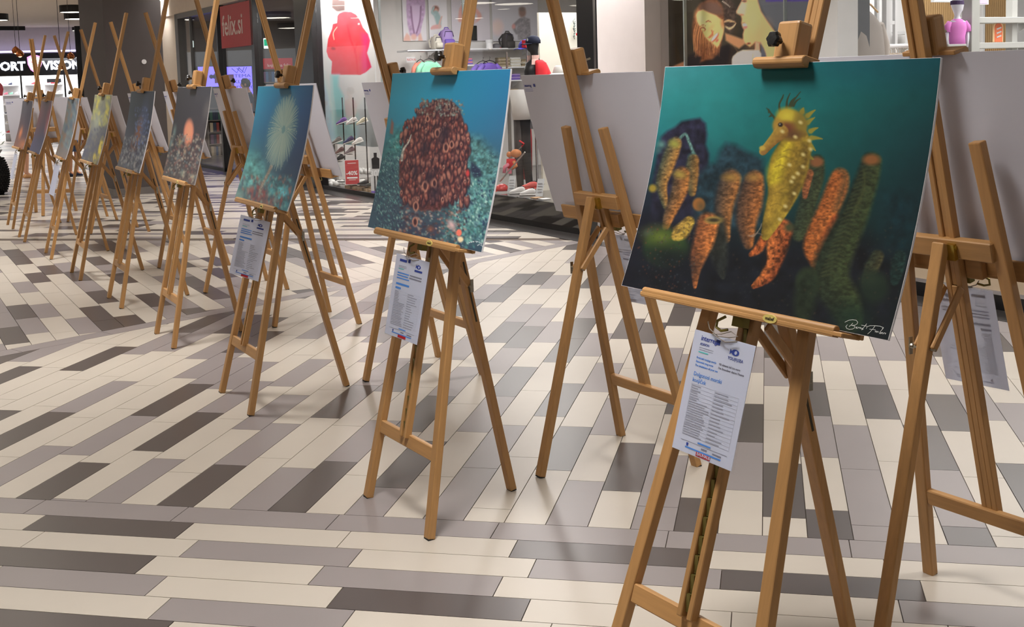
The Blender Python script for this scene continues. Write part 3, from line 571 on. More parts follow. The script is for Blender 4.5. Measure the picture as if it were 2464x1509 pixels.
    p.stroke([(690, 940), (720, 945), (752, 905), (760, 880)], [3, 4, 3, 2], (150, 130, 110), .6, .3, 6, 3, None, .7); p.stroke([(700, 945), (740, 930), (765, 940)], [3, 3, 2], (140, 120, 110), .6, 0, 6, 3, None, .6)
def paint_sponge(p0, U, V):
    p = p0.zoom(880, 100, .3445)
    p.bg(U, V, [[(54, 136, 160), (44, 134, 164), (34, 122, 158), (32, 104, 144)], [(52, 140, 166), (44, 138, 168), (34, 120, 156), (36, 98, 136)], [(56, 124, 146), (44, 130, 156), (38, 110, 144), (44, 92, 124)], [(52, 92, 102), (60, 96, 104), (54, 92, 110), (48, 82, 100)], [(54, 82, 92), (60, 80, 88), (56, 94, 98), (66, 96, 104)], [(58, 80, 94), (62, 74, 88), (56, 80, 90), (56, 80, 92)], [(62, 86, 102), (52, 60, 80), (46, 60, 80), (46, 68, 84)]])
    p.poly([(180, 600), (260, 590), (380, 620), (460, 640), (300, 800), (120, 800)], (66, 124, 122), 30, .6, .5, 24, 3)
    p.poly([(690, 640), (800, 660), (930, 800), (960, 870), (900, 1400), (500, 1400), (600, 1100), (700, 800)], (70, 110, 112), 30, .7, .6, 22, 4)
    p.poly([(740, 840), (800, 890), (812, 940), (760, 950), (730, 900)], (36, 44, 66), 10)
    T = [(110, 160, 152), (70, 124, 124), (150, 186, 176), (44, 76, 92), (36, 52, 78), (96, 130, 136), (60, 96, 100)]
    p.speck(800, (60, 800, 260, 1330), (3, 12), T, 5, .6, .35, 60); p.speck(900, (620, 960, 940, 1440), (4, 15), T, 6, .65, .6, 60); p.speck(500, (240, 1060, 700, 1400), (4, 14), [(90, 60, 60), (130, 90, 84), (60, 60, 80), (110, 130, 130), (60, 50, 60), (160, 140, 130)], 7, .6, .7, 30)
    p.speck(300, (160, 660, 420, 900), (3, 10), T, 8, .5, .5, 50); p.speck(200, (700, 760, 940, 980), (3, 8), T, 9, .4, .5)
    mound = [(232, 930), (240, 830), (268, 720), (300, 620), (330, 560), (375, 490), (430, 440), (490, 405), (540, 398), (600, 415), (650, 460), (680, 540), (700, 620), (715, 720), (712, 830), (692, 930), (670, 1020), (640, 1080), (560, 1120), (520, 1180), (380, 1180), (260, 1090)]
    p.poly(mound, (84, 50, 52), 8, 1, .5, 16, 10)
    r = np.random.default_rng(4); P = np.array(mound)
    cols = [(132, 78, 70), (116, 62, 58), (144, 96, 84), (100, 54, 54), (110, 70, 68)]
    for k in range(560):
        x = r.uniform(236, 718); y = r.uniform(410, 1130); t = (y-400)/320.; half = 240*math.sqrt(max(0, min(1, 1-(1-min(t, 1))**2)))
        if abs(x-480) > half: continue
        a = r.uniform(8, 14)*(0.75+.4*min(1, t)); c = cols[r.integers(5)]
        if y < 520: c = tuple(int(q*.6+[100, 106, 100][i]*.4) for i, q in enumerate(c))
        p.ell(x+3, y+7, a*1.1, a*2.5, (46, 30, 42), .3, r.uniform(-12, 12), .8); p.ell(x, y, a*.8, a*2., c, .3, r.uniform(-14, 14), .9); p.ell(x-a*.2, y-a*.6, a*.5, a*.6, (168, 112, 98), .6, 0, .6)
        if k % 7 == 0: p.ell(x, y-a*.4, a*.6, a*1.1, (182, 140, 124), .3, 0, .8); p.ell(x, y-a*.3, a*.38, a*.65, (74, 44, 46), .4, 0, .9)
    for x, y, a in ((415, 1010, 22), (350, 1150, 20), (432, 540, 13), (560, 740, 20), (500, 640, 18), (600, 720, 16), (480, 990, 18), (345, 1260, 20)):
        p.ell(x, y, a, a*1.7, (190, 132, 110), .25); p.ell(x, y, a*.6, a*1.2, (60, 36, 44), .3)
    for x, y, a in ((545, 650, 34), (450, 940, 26), (480, 1060, 30), (410, 740, 24), (520, 480, 16), (350, 900, 20)): p.ell(x, y, a, a*1.8, (44, 34, 48), .7, 20, .8)
    p.stroke([(252, 830), (262, 760), (300, 700), (318, 650)], [8, 7, 5, 3], (160, 160, 150), .6, .4, 8); p.speck(120, (390, 400, 690, 520), (3, 9), [(130, 150, 140), (96, 116, 110), (120, 90, 84)], 11, .6)
    p.ell(652, 1335, 18, 24, (226, 110, 92), .2); p.ell(662, 1382, 20, 20, (214, 196, 160), .3); p.ell(712, 920, 12, 22, (176, 60, 62), .4); p.ell(600, 1280, 24, 40, (190, 160, 160), .5, -30, .8); p.ell(450, 1310, 22, 20, (150, 80, 56), .7, 0, .6)
    p.poly([(180, 540), (196, 570), (190, 650), (168, 640)], (120, 90, 84), 6)
    for a, b in (((720, 1405), (812, 1410)), ((780, 1425), (820, 1436))): p.stroke([a, ((a[0]+b[0])/2, a[1]-8), b], 2, (190, 196, 200), .5)
def paint_fanworm(p0, U, V):
    p = p0.zoom(550, 180, .3445)
    p.bg(U, V, [[(38, 128, 160), (34, 112, 150), (34, 88, 134)], [(36, 118, 150), (34, 92, 134), (34, 76, 124)], [(34, 98, 126), (36, 84, 118), (34, 66, 108)], [(52, 106, 114), (40, 76, 100), (34, 58, 92)], [(80, 116, 116), (46, 74, 88), (34, 64, 88)], [(110, 126, 122), (90, 90, 90), (46, 96, 110)]])
    p.poly([(110, 560), (200, 540), (260, 640), (300, 720), (260, 800), (80, 820)], (86, 146, 142), 40, .6, .6, 30, 3); p.poly([(260, 700), (420, 720), (450, 760), (430, 960), (300, 920), (200, 800)], (74, 140, 148), 30, .6, .6, 34, 4)
    for x, y, w_, h_ in ((160, 820, 26, 40), (205, 800, 18, 60), (245, 830, 24, 60), (190, 860, 30, 30), (366, 890, 10, 50), (300, 880, 40, 30)): p.ell(x, y, w_, h_, (120, 70, 72), .5, 10, .85)
    p.speck(260, (80, 700, 440, 950), (3, 10), [(110, 160, 156), (60, 70, 84), (140, 96, 90), (50, 90, 104)], 3, .45, 2.)
    p.ell(372, 400, 92, 262, (96, 132, 134), .25, 12, .6)
    for k in range(130):
        a = 2*PI*k/130+rng.uniform(-.02, .02); cx, cy = 385, 380; ex = 104*math.cos(a); ey = 270*math.sin(a); th = math.radians(12); X = 374+ex*math.cos(th)-ey*math.sin(th); Y = 405+ex*math.sin(th)+ey*math.cos(th)
        q = rng.uniform(.86, 1.04); X = 374+(X-374)*q; Y = 405+(Y-405)*q; sx, sy = cx+(X-cx)*.12, cy+(Y-cy)*.12
        p.stroke([(sx, sy), ((sx+X)/2, (sy+Y)/2-8), (X, Y)], [1., 3., 1.3], [(150, 166, 150), (124, 148, 142), (160, 168, 150), (104, 136, 138)][k % 4], .6, 0, 8, 1, None, .72)
    p.stroke([(300, 640), (270, 700), (230, 780), (215, 830)], [10, 10, 9, 8], (128, 120, 110), .5, .3, 10)
def paint_dome(p0, U, V):
    p = p0.zoom(200, 150, .2783)
    p.bg(U, V, [[(60, 60, 66), (56, 58, 66)], [(50, 50, 58), (52, 50, 58)], [(46, 46, 54), (58, 52, 58)], [(66, 66, 70), (70, 58, 62)], [(86, 84, 84), (86, 76, 74)]])
    p.ell(912, 610, 42, 108, (206, 120, 98), .25, 4); p.ell(912, 600, 30, 84, (214, 142, 108), .6, 4); p.ell(1075, 400, 30, 90, (96, 92, 92), .6, 15, .6)
    for x, y, a, b, c in ((838, 690, 20, 40, (140, 130, 100)), (815, 840, 12, 90, (126, 136, 132)), (880, 770, 12, 60, (150, 130, 110)), (915, 720, 16, 34, (170, 120, 84)), (790, 600, 14, 60, (96, 118, 116)), (862, 960, 20, 30, (120, 130, 120)), (940, 990, 26, 24, (150, 140, 120)), (760, 700, 14, 50, (110, 130, 128))): p.ell(x, y, a, b, c, .5, 8, .8)
    p.speck(500, (700, 620, 1040, 1075), (3, 11), [(150, 140, 126), (96, 116, 120), (60, 50, 56), (120, 80, 76), (170, 160, 140)], 5, .5, 1.4)
def paint_coral(p0, U, V):
    p = p0.zoom(200, 150, .2783)
    p.bg(U, V, [[(70, 84, 98), (56, 70, 90)], [(62, 80, 96), (50, 62, 82)], [(74, 84, 104), (54, 60, 80)], [(92, 98, 110), (70, 76, 88)], [(100, 104, 112), (84, 90, 100)]])
    p.ell(505, 560, 34, 200, (84, 104, 150), .5, 10, .8); p.ell(475, 620, 26, 130, (150, 98, 76), .5, 10, .9); p.ell(430, 720, 20, 60, (140, 84, 70), .6, 10, .7)
    p.speck(380, (330, 640, 560, 960), (3, 9), [(150, 156, 164), (104, 116, 136), (60, 60, 80), (170, 168, 170)], 5, .6, 2.2); p.speck(160, (450, 380, 570, 740), (3, 8), [(110, 136, 190), (80, 96, 140)], 6, .6, 1.6)
def paint_yellow(p0, U, V):
    p = p0.zoom(200, 150, .2783)
    p.bg(U, V, [[(120, 122, 96), (110, 116, 104)], [(104, 108, 98), (100, 104, 100)], [(96, 98, 96), (86, 90, 96)], [(84, 86, 96), (84, 84, 90)], [(70, 74, 90), (104, 100, 80)]])
    p.speck(120, (60, 280, 270, 560), (5, 15), [(186, 172, 74), (150, 150, 90), (110, 110, 100), (130, 130, 110)], 3, .6, 2.4); p.ell(120, 520, 30, 80, (150, 156, 140), .7, 15, .6)
    p.ell(150, 740, 16, 90, (196, 176, 66), .4, 12); p.ell(100, 830, 14, 40, (190, 170, 70), .4); p.ell(40, 600, 14, 60, (196, 160, 66), .5, 12, .8); p.speck(90, (0, 560, 200, 860), (4, 10), [(70, 72, 90), (110, 108, 96)], 4, .5, 2)
def paint_grey(p0, U, V):
    p = p0.zoom(0, 0, .2783)
    p.bg(U, V, [[(86, 104, 118), (80, 96, 112)], [(96, 120, 126), (86, 98, 110)], [(92, 106, 112), (90, 96, 102)], [(108, 110, 110), (98, 96, 98)], [(128, 118, 112), (116, 106, 104)]])
    p.speck(160, (490, 860, 700, 1300), (5, 14), [(70, 88, 106), (110, 124, 126), (126, 100, 84), (92, 110, 112)], 3, .6, 3.)
def paint_pink(p0, U, V):
    p = p0.zoom(0, 0, .2783)
    p.bg(U, V, [[(104, 92, 98), (96, 84, 96)], [(124, 80, 88), (84, 76, 96)], [(112, 76, 86), (76, 76, 104)], [(84, 78, 108), (74, 78, 112)], [(82, 84, 118), (84, 88, 120)]])
    p.ell(430, 1020, 26, 120, (176, 92, 104), .6, 12, .8); p.ell(405, 1110, 14, 60, (200, 130, 130), .7, 12, .7)
def paint_night(p0, U, V):
    p = p0.zoom(0, 0, .2783)
    p.bg(U, V, [[(74, 72, 78), (60, 56, 64)], [(70, 66, 72), (60, 54, 64)], [(78, 62, 66), (66, 54, 66)], [(96, 70, 66), (84, 62, 68)], [(120, 84, 70), (104, 76, 76)]])
    p.ell(178, 1150, 12, 50, (186, 110, 66), .6, 14, .8); p.ell(200, 1250, 30, 40, (176, 110, 70), .7, 14, .8); p.ell(250, 960, 16, 120, (50, 44, 56), .8, 10, .6)
def paint_blue(p0, U, V): p0.bg(U, V, [[(40, 100, 130), (36, 90, 130)], [(40, 70, 80), (50, 80, 90)]]); p0.tex(.4, 20)
BW = .9
FRONT = [  # mx, my, angle, tilt, rear foot, tray height, picture height, width, sag, painter, grid
    (2.524, -1.287, -44.74, 14.5, .62, 1.024, .61, .893, .022, paint_seahorse, 520, 350, 'seahorse print', 'large foam board print of a yellow seahorse among orange sponges, in front at the right'),
    (1.408, -.005, -46.97, 11.1, .5, 1.014, .612, .903, .012, paint_sponge, 330, 220, 'brown sponge print', 'foam board print of a brown barrel sponge under blue water'),
    (.135, 1.38, -49.28, 13.5, .6, .998, .602, .87, .02, paint_fanworm, 220, 150, 'pale fan worm print', 'foam board print of a pale feathery fan worm on deep blue'),
    (-.952, 2.701, -50.4, 11.3, .5, 1.004, .59, .9, .01, paint_dome, 150, 100, 'orange dome print', 'dark foam board print with one glowing orange dome'),
    (-1.984, 3.884, -50.0, 12.3, .545, .987, .589, .87, .015, paint_coral, 120, 80, 'blue and orange coral print', 'slate blue foam board print with an orange stalk and light blue specks'),
    (-3.004, 5.011, -50.3, 13.4, .565, .974, .583, .885, .015, paint_yellow, 100, 66, 'grey and yellow print', 'grey foam board print with yellow tufts'),
    (-3.988, 6.127, -51.6, 13.8, .56, .95, .576, .89, .015, paint_grey, 80, 54, 'blue grey print', 'blurry blue grey foam board print with a brown lower edge'),
    (-5.047, 7.269, -49.9, 15., .57, .936, .57, .883, .015, paint_pink, 70, 46, 'pink streak print', 'dark foam board print with a pink streak'),
    (-5.921, 8.337, -49.0, 12.9, .57, .927, .56, .882, .015, paint_night, 60, 40, 'brown and orange print', 'dark foam board print with orange glow at the bottom, farthest in the front row')]
FR = []
for k, (mx, my, an, ti, d, s0, H, Wd, sag, pf, nx, ny, nm, lab) in enumerate(FRONT):
    el, W0, P = easel(mx, my, an, ti, d, s0, H, 'beech wood easel holding the %s' % nm, xtop=.012 if k else .0, sh=.0 if k else .052)
    board(W0, P, s0, H, Wd, sag, lab, pf, nx, ny, (.76, 1.4, 1.25, .95, 1.1, 1.1, 1.1, 1.1, 1.1)[k], 'photo prints facing the walkway', logo=False); FR.append((W0, P, s0))
BACK = [(3.42, -.41, 135, 13, .56, 1.03, .61), (2.291, .902, 133.2, 13.7, .598, 1.006, .612), (1.085, 2.265, 133, 13, .58, 1.0, .6), (-.035, 3.495, 133, 12.5, .5, 1.0, .6), (-1.03, 4.71, 131, 12.5, .58, .99, .59), (-2.05, 5.84, 132, 13, .56, .98, .585),
        (-3.05, 6.98, 133, 13, .56, .97, .58), (-4.06, 8.1, 133, 13, .58, .95, .575), (-5.06, 9.16, 133, 13, .53, .94, .57)]
BN = ['at the right edge, behind the seahorse print', 'between the brown sponge print and the seahorse print', 'half hidden behind the brown sponge print', 'behind the pale fan worm print', 'between the orange dome print and the pale fan worm print', 'just behind the orange dome print', 'behind the blue and orange coral print', 'behind the grey and yellow print', 'behind the blue grey print']
BR = []
for k, (mx, my, an, ti, d, s0, H) in enumerate(BACK):
    el, W0, P = easel(mx, my, an, ti, d, s0, H, 'easel seen from behind, '+BN[k], det=1, knob_on=k > 1); BR.append((W0, P, s0))
    board(W0, P, s0, H, .9, .008, 'white back of a print '+BN[k], paint_blue if False else None, 2, 2, 1, 'prints seen from behind')
# the easel that ends the back row and faces away
pe_ = onfloor(136, 509)
el, W0, P = easel(pe_[0], pe_[1], 196, 13, .55, .94, .57, 'beech wood easel turned square to the camera at the far end of the row', det=1)
board(W0, P, .94, .57, .9, .008, 'white board back facing the camera squarely, farthest left', None, 2, 2, 1, 'prints seen from behind')
# signature on the seahorse print
W0, P, s0 = FR[0]; Mb = np.array(W0 @ P); nrm = Mb[:3, 1]; o_ = Mb[:3, 3]+Mb[:3, 1]*(-.0475)
def sg(pts):
    out = []
    for x, y in pts:
        X = onplane(2000+x*.10604, 700+y*.10604, o_+nrm*.0, nrm); out.append(np.linalg.inv(Mb) @ np.append(X, 1))
    return [(q[0], q[2]) for q in out]
sig = [[(315, 710), (400, 665), (480, 655), (560, 665), (600, 710), (590, 750), (540, 780), (470, 785), (545, 800), (545, 840), (500, 870), (430, 878), (370, 855), (345, 810), (375, 770)], [(490, 735), (460, 775), (420, 810)], [(565, 830), (600, 820), (575, 850), (610, 850), (640, 825), (650, 850), (680, 830), (680, 860), (720, 850)], [(800, 750), (740, 840), (705, 885), (740, 870)], [(690, 780), (810, 800)],
       [(805, 855), (820, 815), (880, 790), (1000, 790), (1100, 800), (1185, 835), (1160, 860)], [(990, 800), (960, 850), (900, 930), (850, 980)], [(880, 870), (960, 880), (1010, 885)], [(1010, 900), (1010, 935), (1045, 910), (1040, 945), (1075, 920), (1080, 950)], [(1180, 850), (1120, 930), (1110, 970), (1150, 945), (1140, 975), (1180, 945), (1185, 980), (1215, 955), (1250, 965), (1235, 985)]]
sb = MB()
sagy = lambda z: -.05+.016*((z-s0)/.61)+.022*4*((z-s0)/.61)*(1-(z-s0)/.61)
for st_ in sig:
    q = sg(st_)
    for a_, b_ in zip(q[:-1], q[1:]):
        dx, dz = b_[0]-a_[0], b_[1]-a_[1]; L = math.hypot(dx, dz) or 1; nx_, nz_ = -dz/L*.0005, dx/L*.0005; ex, ez = dx/L*.0005, dz/L*.0005
        sb.add([(a_[0]+nx_-ex, sagy(a_[1])-.0016, a_[1]+nz_-ez), (a_[0]-nx_-ex, sagy(a_[1])-.0016, a_[1]-nz_-ez), (b_[0]-nx_+ex, sagy(b_[1])-.0016, b_[1]-nz_+ez), (b_[0]+nx_+ex, sagy(b_[1])-.0016, b_[1]+nz_+ez)], [(0, 1, 2, 3)])
bd0 = [o for o in bpy.data.objects if o.get('category') == 'picture'][0]
sb.build('signature', M('signature_white', (225, 228, 225), .6), bd0, Matrix.Translation((0, 0, -s0)))
# ---------------------------------------------------------------- information sheets
m_paper = M('paper', (222, 228, 246), .45, noise=.01); _n = m_paper.node_tree; _t = _n.nodes.new('ShaderNodeBsdfTranslucent'); _t.inputs[0].default_value = (.92, .93, 1., 1); _m = _n.nodes.new('ShaderNodeMixShader'); _m.inputs[0].default_value = .5
_n.links.new(_n.nodes['Principled BSDF'].outputs[0], _m.inputs[1]); _n.links.new(_t.outputs[0], _m.inputs[2]); _n.links.new(_m.outputs[0], _n.nodes['Material Output'].inputs[0]); m_sleeve = glassmat('plastic_sleeve', rough=.08); m_tblue = M('text_blue', (70, 130, 210), .6); m_navy = M('text_navy', (40, 60, 140), .6); m_red = M('label_red', (176, 30, 40), .5); m_tgrey = M('text_grey', (120, 120, 135), .6)
m_string = M('string_grey', (120, 110, 100), .8); m_teal = M('text_teal', (80, 180, 180), .6)
def tbars(mb, x0, z, w_, h, y=-.0012): mb.box((x0+w_/2, y, z), (w_, .0002, h))
def sheet(W0, P, s0, label, x0=-.105, yaw=0., drop=.0, title=('Dolgonosi morski', 'konjiček'), det=2, back=False):
    root = empty('info_sheet', W0 @ P @ Matrix.Translation((x0+.105, -.06 if not back else -.055, s0-.055-drop)) @ Matrix.Rotation(math.radians(yaw), 4, 'Z') @ Matrix.Rotation(.03, 4, 'Y') @ Matrix.Translation((-.105, 0, 0)), label, 'sheet', 'printed information sheets hung under the trays')
    # origin: top left of sleeve; x right, z down
    MB().box((.1065, .0014, -.155), (.221, .0006, .322)).build('plastic_sleeve', m_sleeve, root)
    pp = MB().box((.105, 0, -.163), (.21, .0012, .297)).build('paper', m_paper, root)
    s = MB().tube([(.04, -.002, .012), (.055, -.006, -.004), (.09, -.008, -.016), (.125, -.008, -.012), (.15, -.004, -.004), (.13, -.008, .004), (.1, -.009, -.008), (.07, -.008, -.014), (.12, -.01, -.024), (.155, -.008, -.016)], .0014, 5).build('string', m_string, root)
    if det == 0: return root
    z0 = -.016
    if det > 1:
        text('interreg', .0175, m_navy, pp, Matrix.Translation((.027, -.0008, z0-.02)) @ XZ, bold=.0002); text('ADRION', .0085, m_navy, pp, Matrix.Translation((.027, -.0008, z0-.032)) @ XZ)
        text('YOU(R)SEA', .0105, m_navy, pp, Matrix.Translation((.128, -.0008, z0-.046)) @ XZ)
        l1 = [('Prebivalci tvojega morja', 'Gli abitanti del tuo mare'), ('Stanovnici tvog mora', 'Die Bewohner deines Meeres'), ('The inhabitants of your sea', '')]
        for i, (a_, b_) in enumerate(l1):
            text(a_, .0073, m_tblue, pp, Matrix.Translation((.024, -.0008, z0-.066-i*.0095)) @ XZ); b_ and text(b_, .0073, m_tgrey, pp, Matrix.Translation((.104, -.0008, z0-.066-i*.0095)) @ XZ)
        for i, t_ in enumerate(title): text(t_, .0138, m_tblue, pp, Matrix.Translation((.025, -.0008, z0-.108-i*.015)) @ XZ)
        text('BAUHAUS', .0105, m_paper, pp, Matrix.Translation((.089, -.0014, z0-.2905)) @ XZ, bold=.0003)
    else:
        mb = MB(); tbars(mb, .027, z0-.018, .045, .009); tbars(mb, .128, z0-.042, .048, .007); mb.build('heading', m_navy, pp)
        mb = MB(); [tbars(mb, .024, z0-.064-i*.0095, (.075, .07, .08)[i], .004) for i in range(3)]; [tbars(mb, .025, z0-.104-i*.015, .085-.05*i, .007) for i in range(2)]; mb.build('heading', m_tblue, pp)
        mb = MB(); [tbars(mb, .104, z0-.064-i*.0095, .075, .004) for i in range(2)]; mb.build('heading', m_tgrey, pp)
    MB().box((.088, -.001, z0-.0145), (.0135, .0004, .0125)).build('flag_mark', m_navy, pp)
    e_ = MB().loft([[(.15+.013*math.cos(2*PI*k/16), y, z0-.027+.0075*math.sin(2*PI*k/16)) for k in range(16)] for y in (-.0012, -.0008)]); e_.prism([(.139, -.0008, z0-.027), (.132, -.0008, z0-.02), (.132, -.0008, z0-.034)], (0, -.0004, 0)); e_.build('eye_mark', m_navy, pp)
    MB().loft([[(.152+.0045*math.cos(2*PI*k/12), y, z0-.027+.0045*math.sin(2*PI*k/12)) for k in range(12)] for y in (-.0016, -.0011)]).build('eye_pupil', m_paper, pp)
    mb = MB(); tbars(mb, .027, z0-.038, .05, .0008); tbars(mb, .027, z0-.043, .05, .0008); mb.build('heading_rule', m_tgrey, pp); mb = MB(); tbars(mb, .027, z0-.049, .034, .0026); mb.build('subheading', m_teal, pp)
    # table: ruled rows and small illegible print
    r = random.Random(hash(label) % 999 if False else len(label)); mb = MB(); y0 = z0-.128
    for i in range(15): tbars(mb, .025, y0-i*.0089, .165, .0003)
    for x in (.025, .108, .19): mb.box((x, -.001, y0-.062), (.0003, .0002, .125))
    mb.build('table_rule', M('rule_grey', (176, 178, 190), .6), pp); mb = MB(); yy = y0-.004
    for i in range(22):
        tbars(mb, .027, yy-i*.0057, (.022+.012*r.random()) if i < 7 else (.055+.02*r.random()), .0021)
    for i in range(15): tbars(mb, .11, yy-i*.0085, .02+.045*r.random(), .0022)
    mb.build('fine_print', M('print_grey', (146, 148, 164), .6), pp)
    mb = MB(); tbars(mb, .085, z0-.262, .045, .0035); tbars(mb, .045, z0-.281, .125, .0035); mb.build('fine_print', m_tblue, pp); mb = MB(); tbars(mb, .025, z0-.2665, .162, .0007); tbars(mb, .1, z0-.273, .02, .004); tbars(mb, .14, z0-.274, .03, .003); mb.build('fine_print', m_tgrey, pp)
    MB().prism([(.047, -.0008, z0-.27), (.054, -.0008, z0-.27), (.054, -.0008, z0-.276), (.0505, -.0008, z0-.279), (.047, -.0008, z0-.276)], (0, -.0004, 0)).build('crest', m_navy, pp)
    MB().box((.111, -.001, z0-.287), (.05, .0004, .012)).build('red_label', m_red, pp)
    return root
sheet(*FR[0], 'information sheet in a plastic sleeve under the seahorse print', -.12)
sheet(*FR[1], 'information sheet in a plastic sleeve under the brown sponge print', -.115, 8, title=('Sredozemski jamski', 'spužva'), det=1)
sheet(*FR[2], 'information sheet in a plastic sleeve under the pale fan worm print', -.09, 27, det=1)
sheet(*FR[6], 'narrow glimpse of an information sheet under the blue grey print', -.12, 7, det=0)
sheet(*FR[8], 'narrow glimpse of an information sheet under the farthest front print', -.12, 2, det=0)
sheet(*BR[0], 'information sheet seen from behind under the print at the right edge', -.06, 0, det=1, back=True)
sheet(*BR[1], 'information sheet seen from behind, hanging left of the seahorse print', -.07, 0, det=1, back=True)
# ---------------------------------------------------------------- hall ceiling lamps
m_lampw = M('lamp_diffuser', (255, 246, 228), .5, emis=7.); m_lampb = M('lamp_housing', (28, 26, 25), .5)
for k, (x, y, dd) in enumerate(LAMPS):
    lb = {28+10: 'black drum ceiling lamp at the top left, upper of the overlapping pair', 39: 'black drum ceiling lamp just below its twin beside the dark pillar', 40: 'black drum ceiling lamp cut by the left edge', 41: 'glowing white ceiling lamp at the top edge right of the dark pillar'}.get(k)
    L = empty('ceiling_lamp', Matrix.Translation((x, y, CEIL)), lb or 'round black drum ceiling lamp with glowing white disc', 'lamp', 'round ceiling lamps')
    MB().loft([[(dd/2*q*math.cos(2*PI*i/28), dd/2*q*math.sin(2*PI*i/28), z) for i in range(28)] for z, q in ((0, 1), (-.16, 1), (-.16, .94), (-.01, .94))], False).build('housing', m_lampb, L)
    MB().loft([[(dd*.47*math.cos(2*PI*i/28), dd*.47*math.sin(2*PI*i/28), z) for i in range(28)] for z in (-.12, -.155)]).build('diffuser', m_lampw, L)
def cl(x, y, z): return onfloor(x, y, z)
for (x0, x1, y_) in ((-60, 60, 68), (-60, 47, 76)):
    a_ = cl(x0, y_, CEIL-.075); b_ = cl(x1, y_, CEIL-.075); tag(MB().bar((0, 0, 0), tuple(b_-a_), .12, .06, (0, 0, 1)).build('track_light', m_black, None, Matrix.Translation(a_)), 'long black slot light under the ceiling, %s of the two at far left' % ('upper' if y_ == 68 else 'lower'), 'light')
for n, (x_, y_) in enumerate(((126, 88), (153, 80), (181, 69))):
    p = cl(x_, y_, CEIL-.05); L = empty('spot_light', Matrix.Translation((p[0], p[1], CEIL)), 'small dark ceiling spot with pale underside, far left', 'light', 'small ceiling spots')
    MB().tube([(0, 0, 0), (0, 0, -.1)], .1, 14).build('housing', m_black, L); MB().tube([(0, 0, -.1), (0, 0, -.125)], .085, 14).build('diffuser', M('spot_white', (240, 236, 225), .5, emis=.8), L)
m_copper = M('copper', (196, 120, 70), .25, 1.)
for n, (x_, y_, r_, z_, lb) in enumerate(((38, 122, 9, 2.25, 'faceted copper pendant lamp, frontmost of the pair'), (48, 130, 9, 2.1, 'faceted copper pendant lamp tucked behind its twin'), (170, 136, 9, 2.1, 'copper pendant lamp before the last sign letters'), (147, 162, 8, 1.9, 'low copper pendant lamp below the lit sign letters'))):
    p = cl(x_, y_, z_); dist = np.linalg.norm(p-CAM); r = r_*dist/FPX; L = empty('pendant_lamp', Matrix.Translation(p), lb, 'lamp')
    MB().loft([[(r*q*math.cos(2*PI*i/9+k*.35), r*q*math.sin(2*PI*i/9+k*.35), r*z) for i in range(9)] for k, (z, q) in enumerate(((1.1, .12), (.6, .7), (0, 1.), (-.6, .78), (-.62, .72), (0, .9), (.5, .6)))], False).build('shade', m_copper, L)
    MB().tube([(0, 0, r), (0, 0, CEIL-z_)], .004, 5).build('cord', m_black, L); MB().ball((0, 0, -.35*r), .5*r, 10, 6).build('bulb', M('bulb', (255, 225, 170), .5, emis=3.), L)
tag(MB().tube([(0, -.012, 0), (0, 0, 0)], .035, 16).build('sensor', m_white, None, PM @ Matrix.Translation((.55, -.0, 0)) @ Matrix.Translation((0, 0, 1.95))), 'small round white sensor on the dark pillar', 'sensor')
# ---------------------------------------------------------------- window posters
def fposter(name, x0, x1, y0, y1, t, painter, label, nx, ny, z=None, gain=1.5, mat=None, th=.012, cat='poster'):
    a_ = fl(x0, y0, t); b_ = fl(x1, y1, t); z0, z1 = z if z else (b_[2], a_[2]); X0, X1 = a_[0], b_[0]
    root = empty(name, FM(((X0+X1)/2, t, z0)), label, cat); W_ = X1-X0; H_ = z1-z0
    MB().box((0, th/2+.001, H_/2), (W_, th, H_)).build('panel', m_white, root)
    Mw = np.array(FM(((X0+X1)/2, t, z0)))
    def pf(u, v, Pl):
        Wp = Pl @ Mw[:3, :3].T+Mw[:3, 3]; d = Wp-CAM; zz = d@FW; p = Paint(IW/2+FPX*(d@RT)/zz, IH/2+PPY-FPX*(d@UP)/zz); painter(p, u, 1-v); return p.C
    link('printed_photo', grid_mesh('printed_photo', nx, ny, lambda u, v: np.stack([(u-.5)*W_, 0*u-.0005, v*H_], 1), pf, mat or m_print, gain), root)
    return root
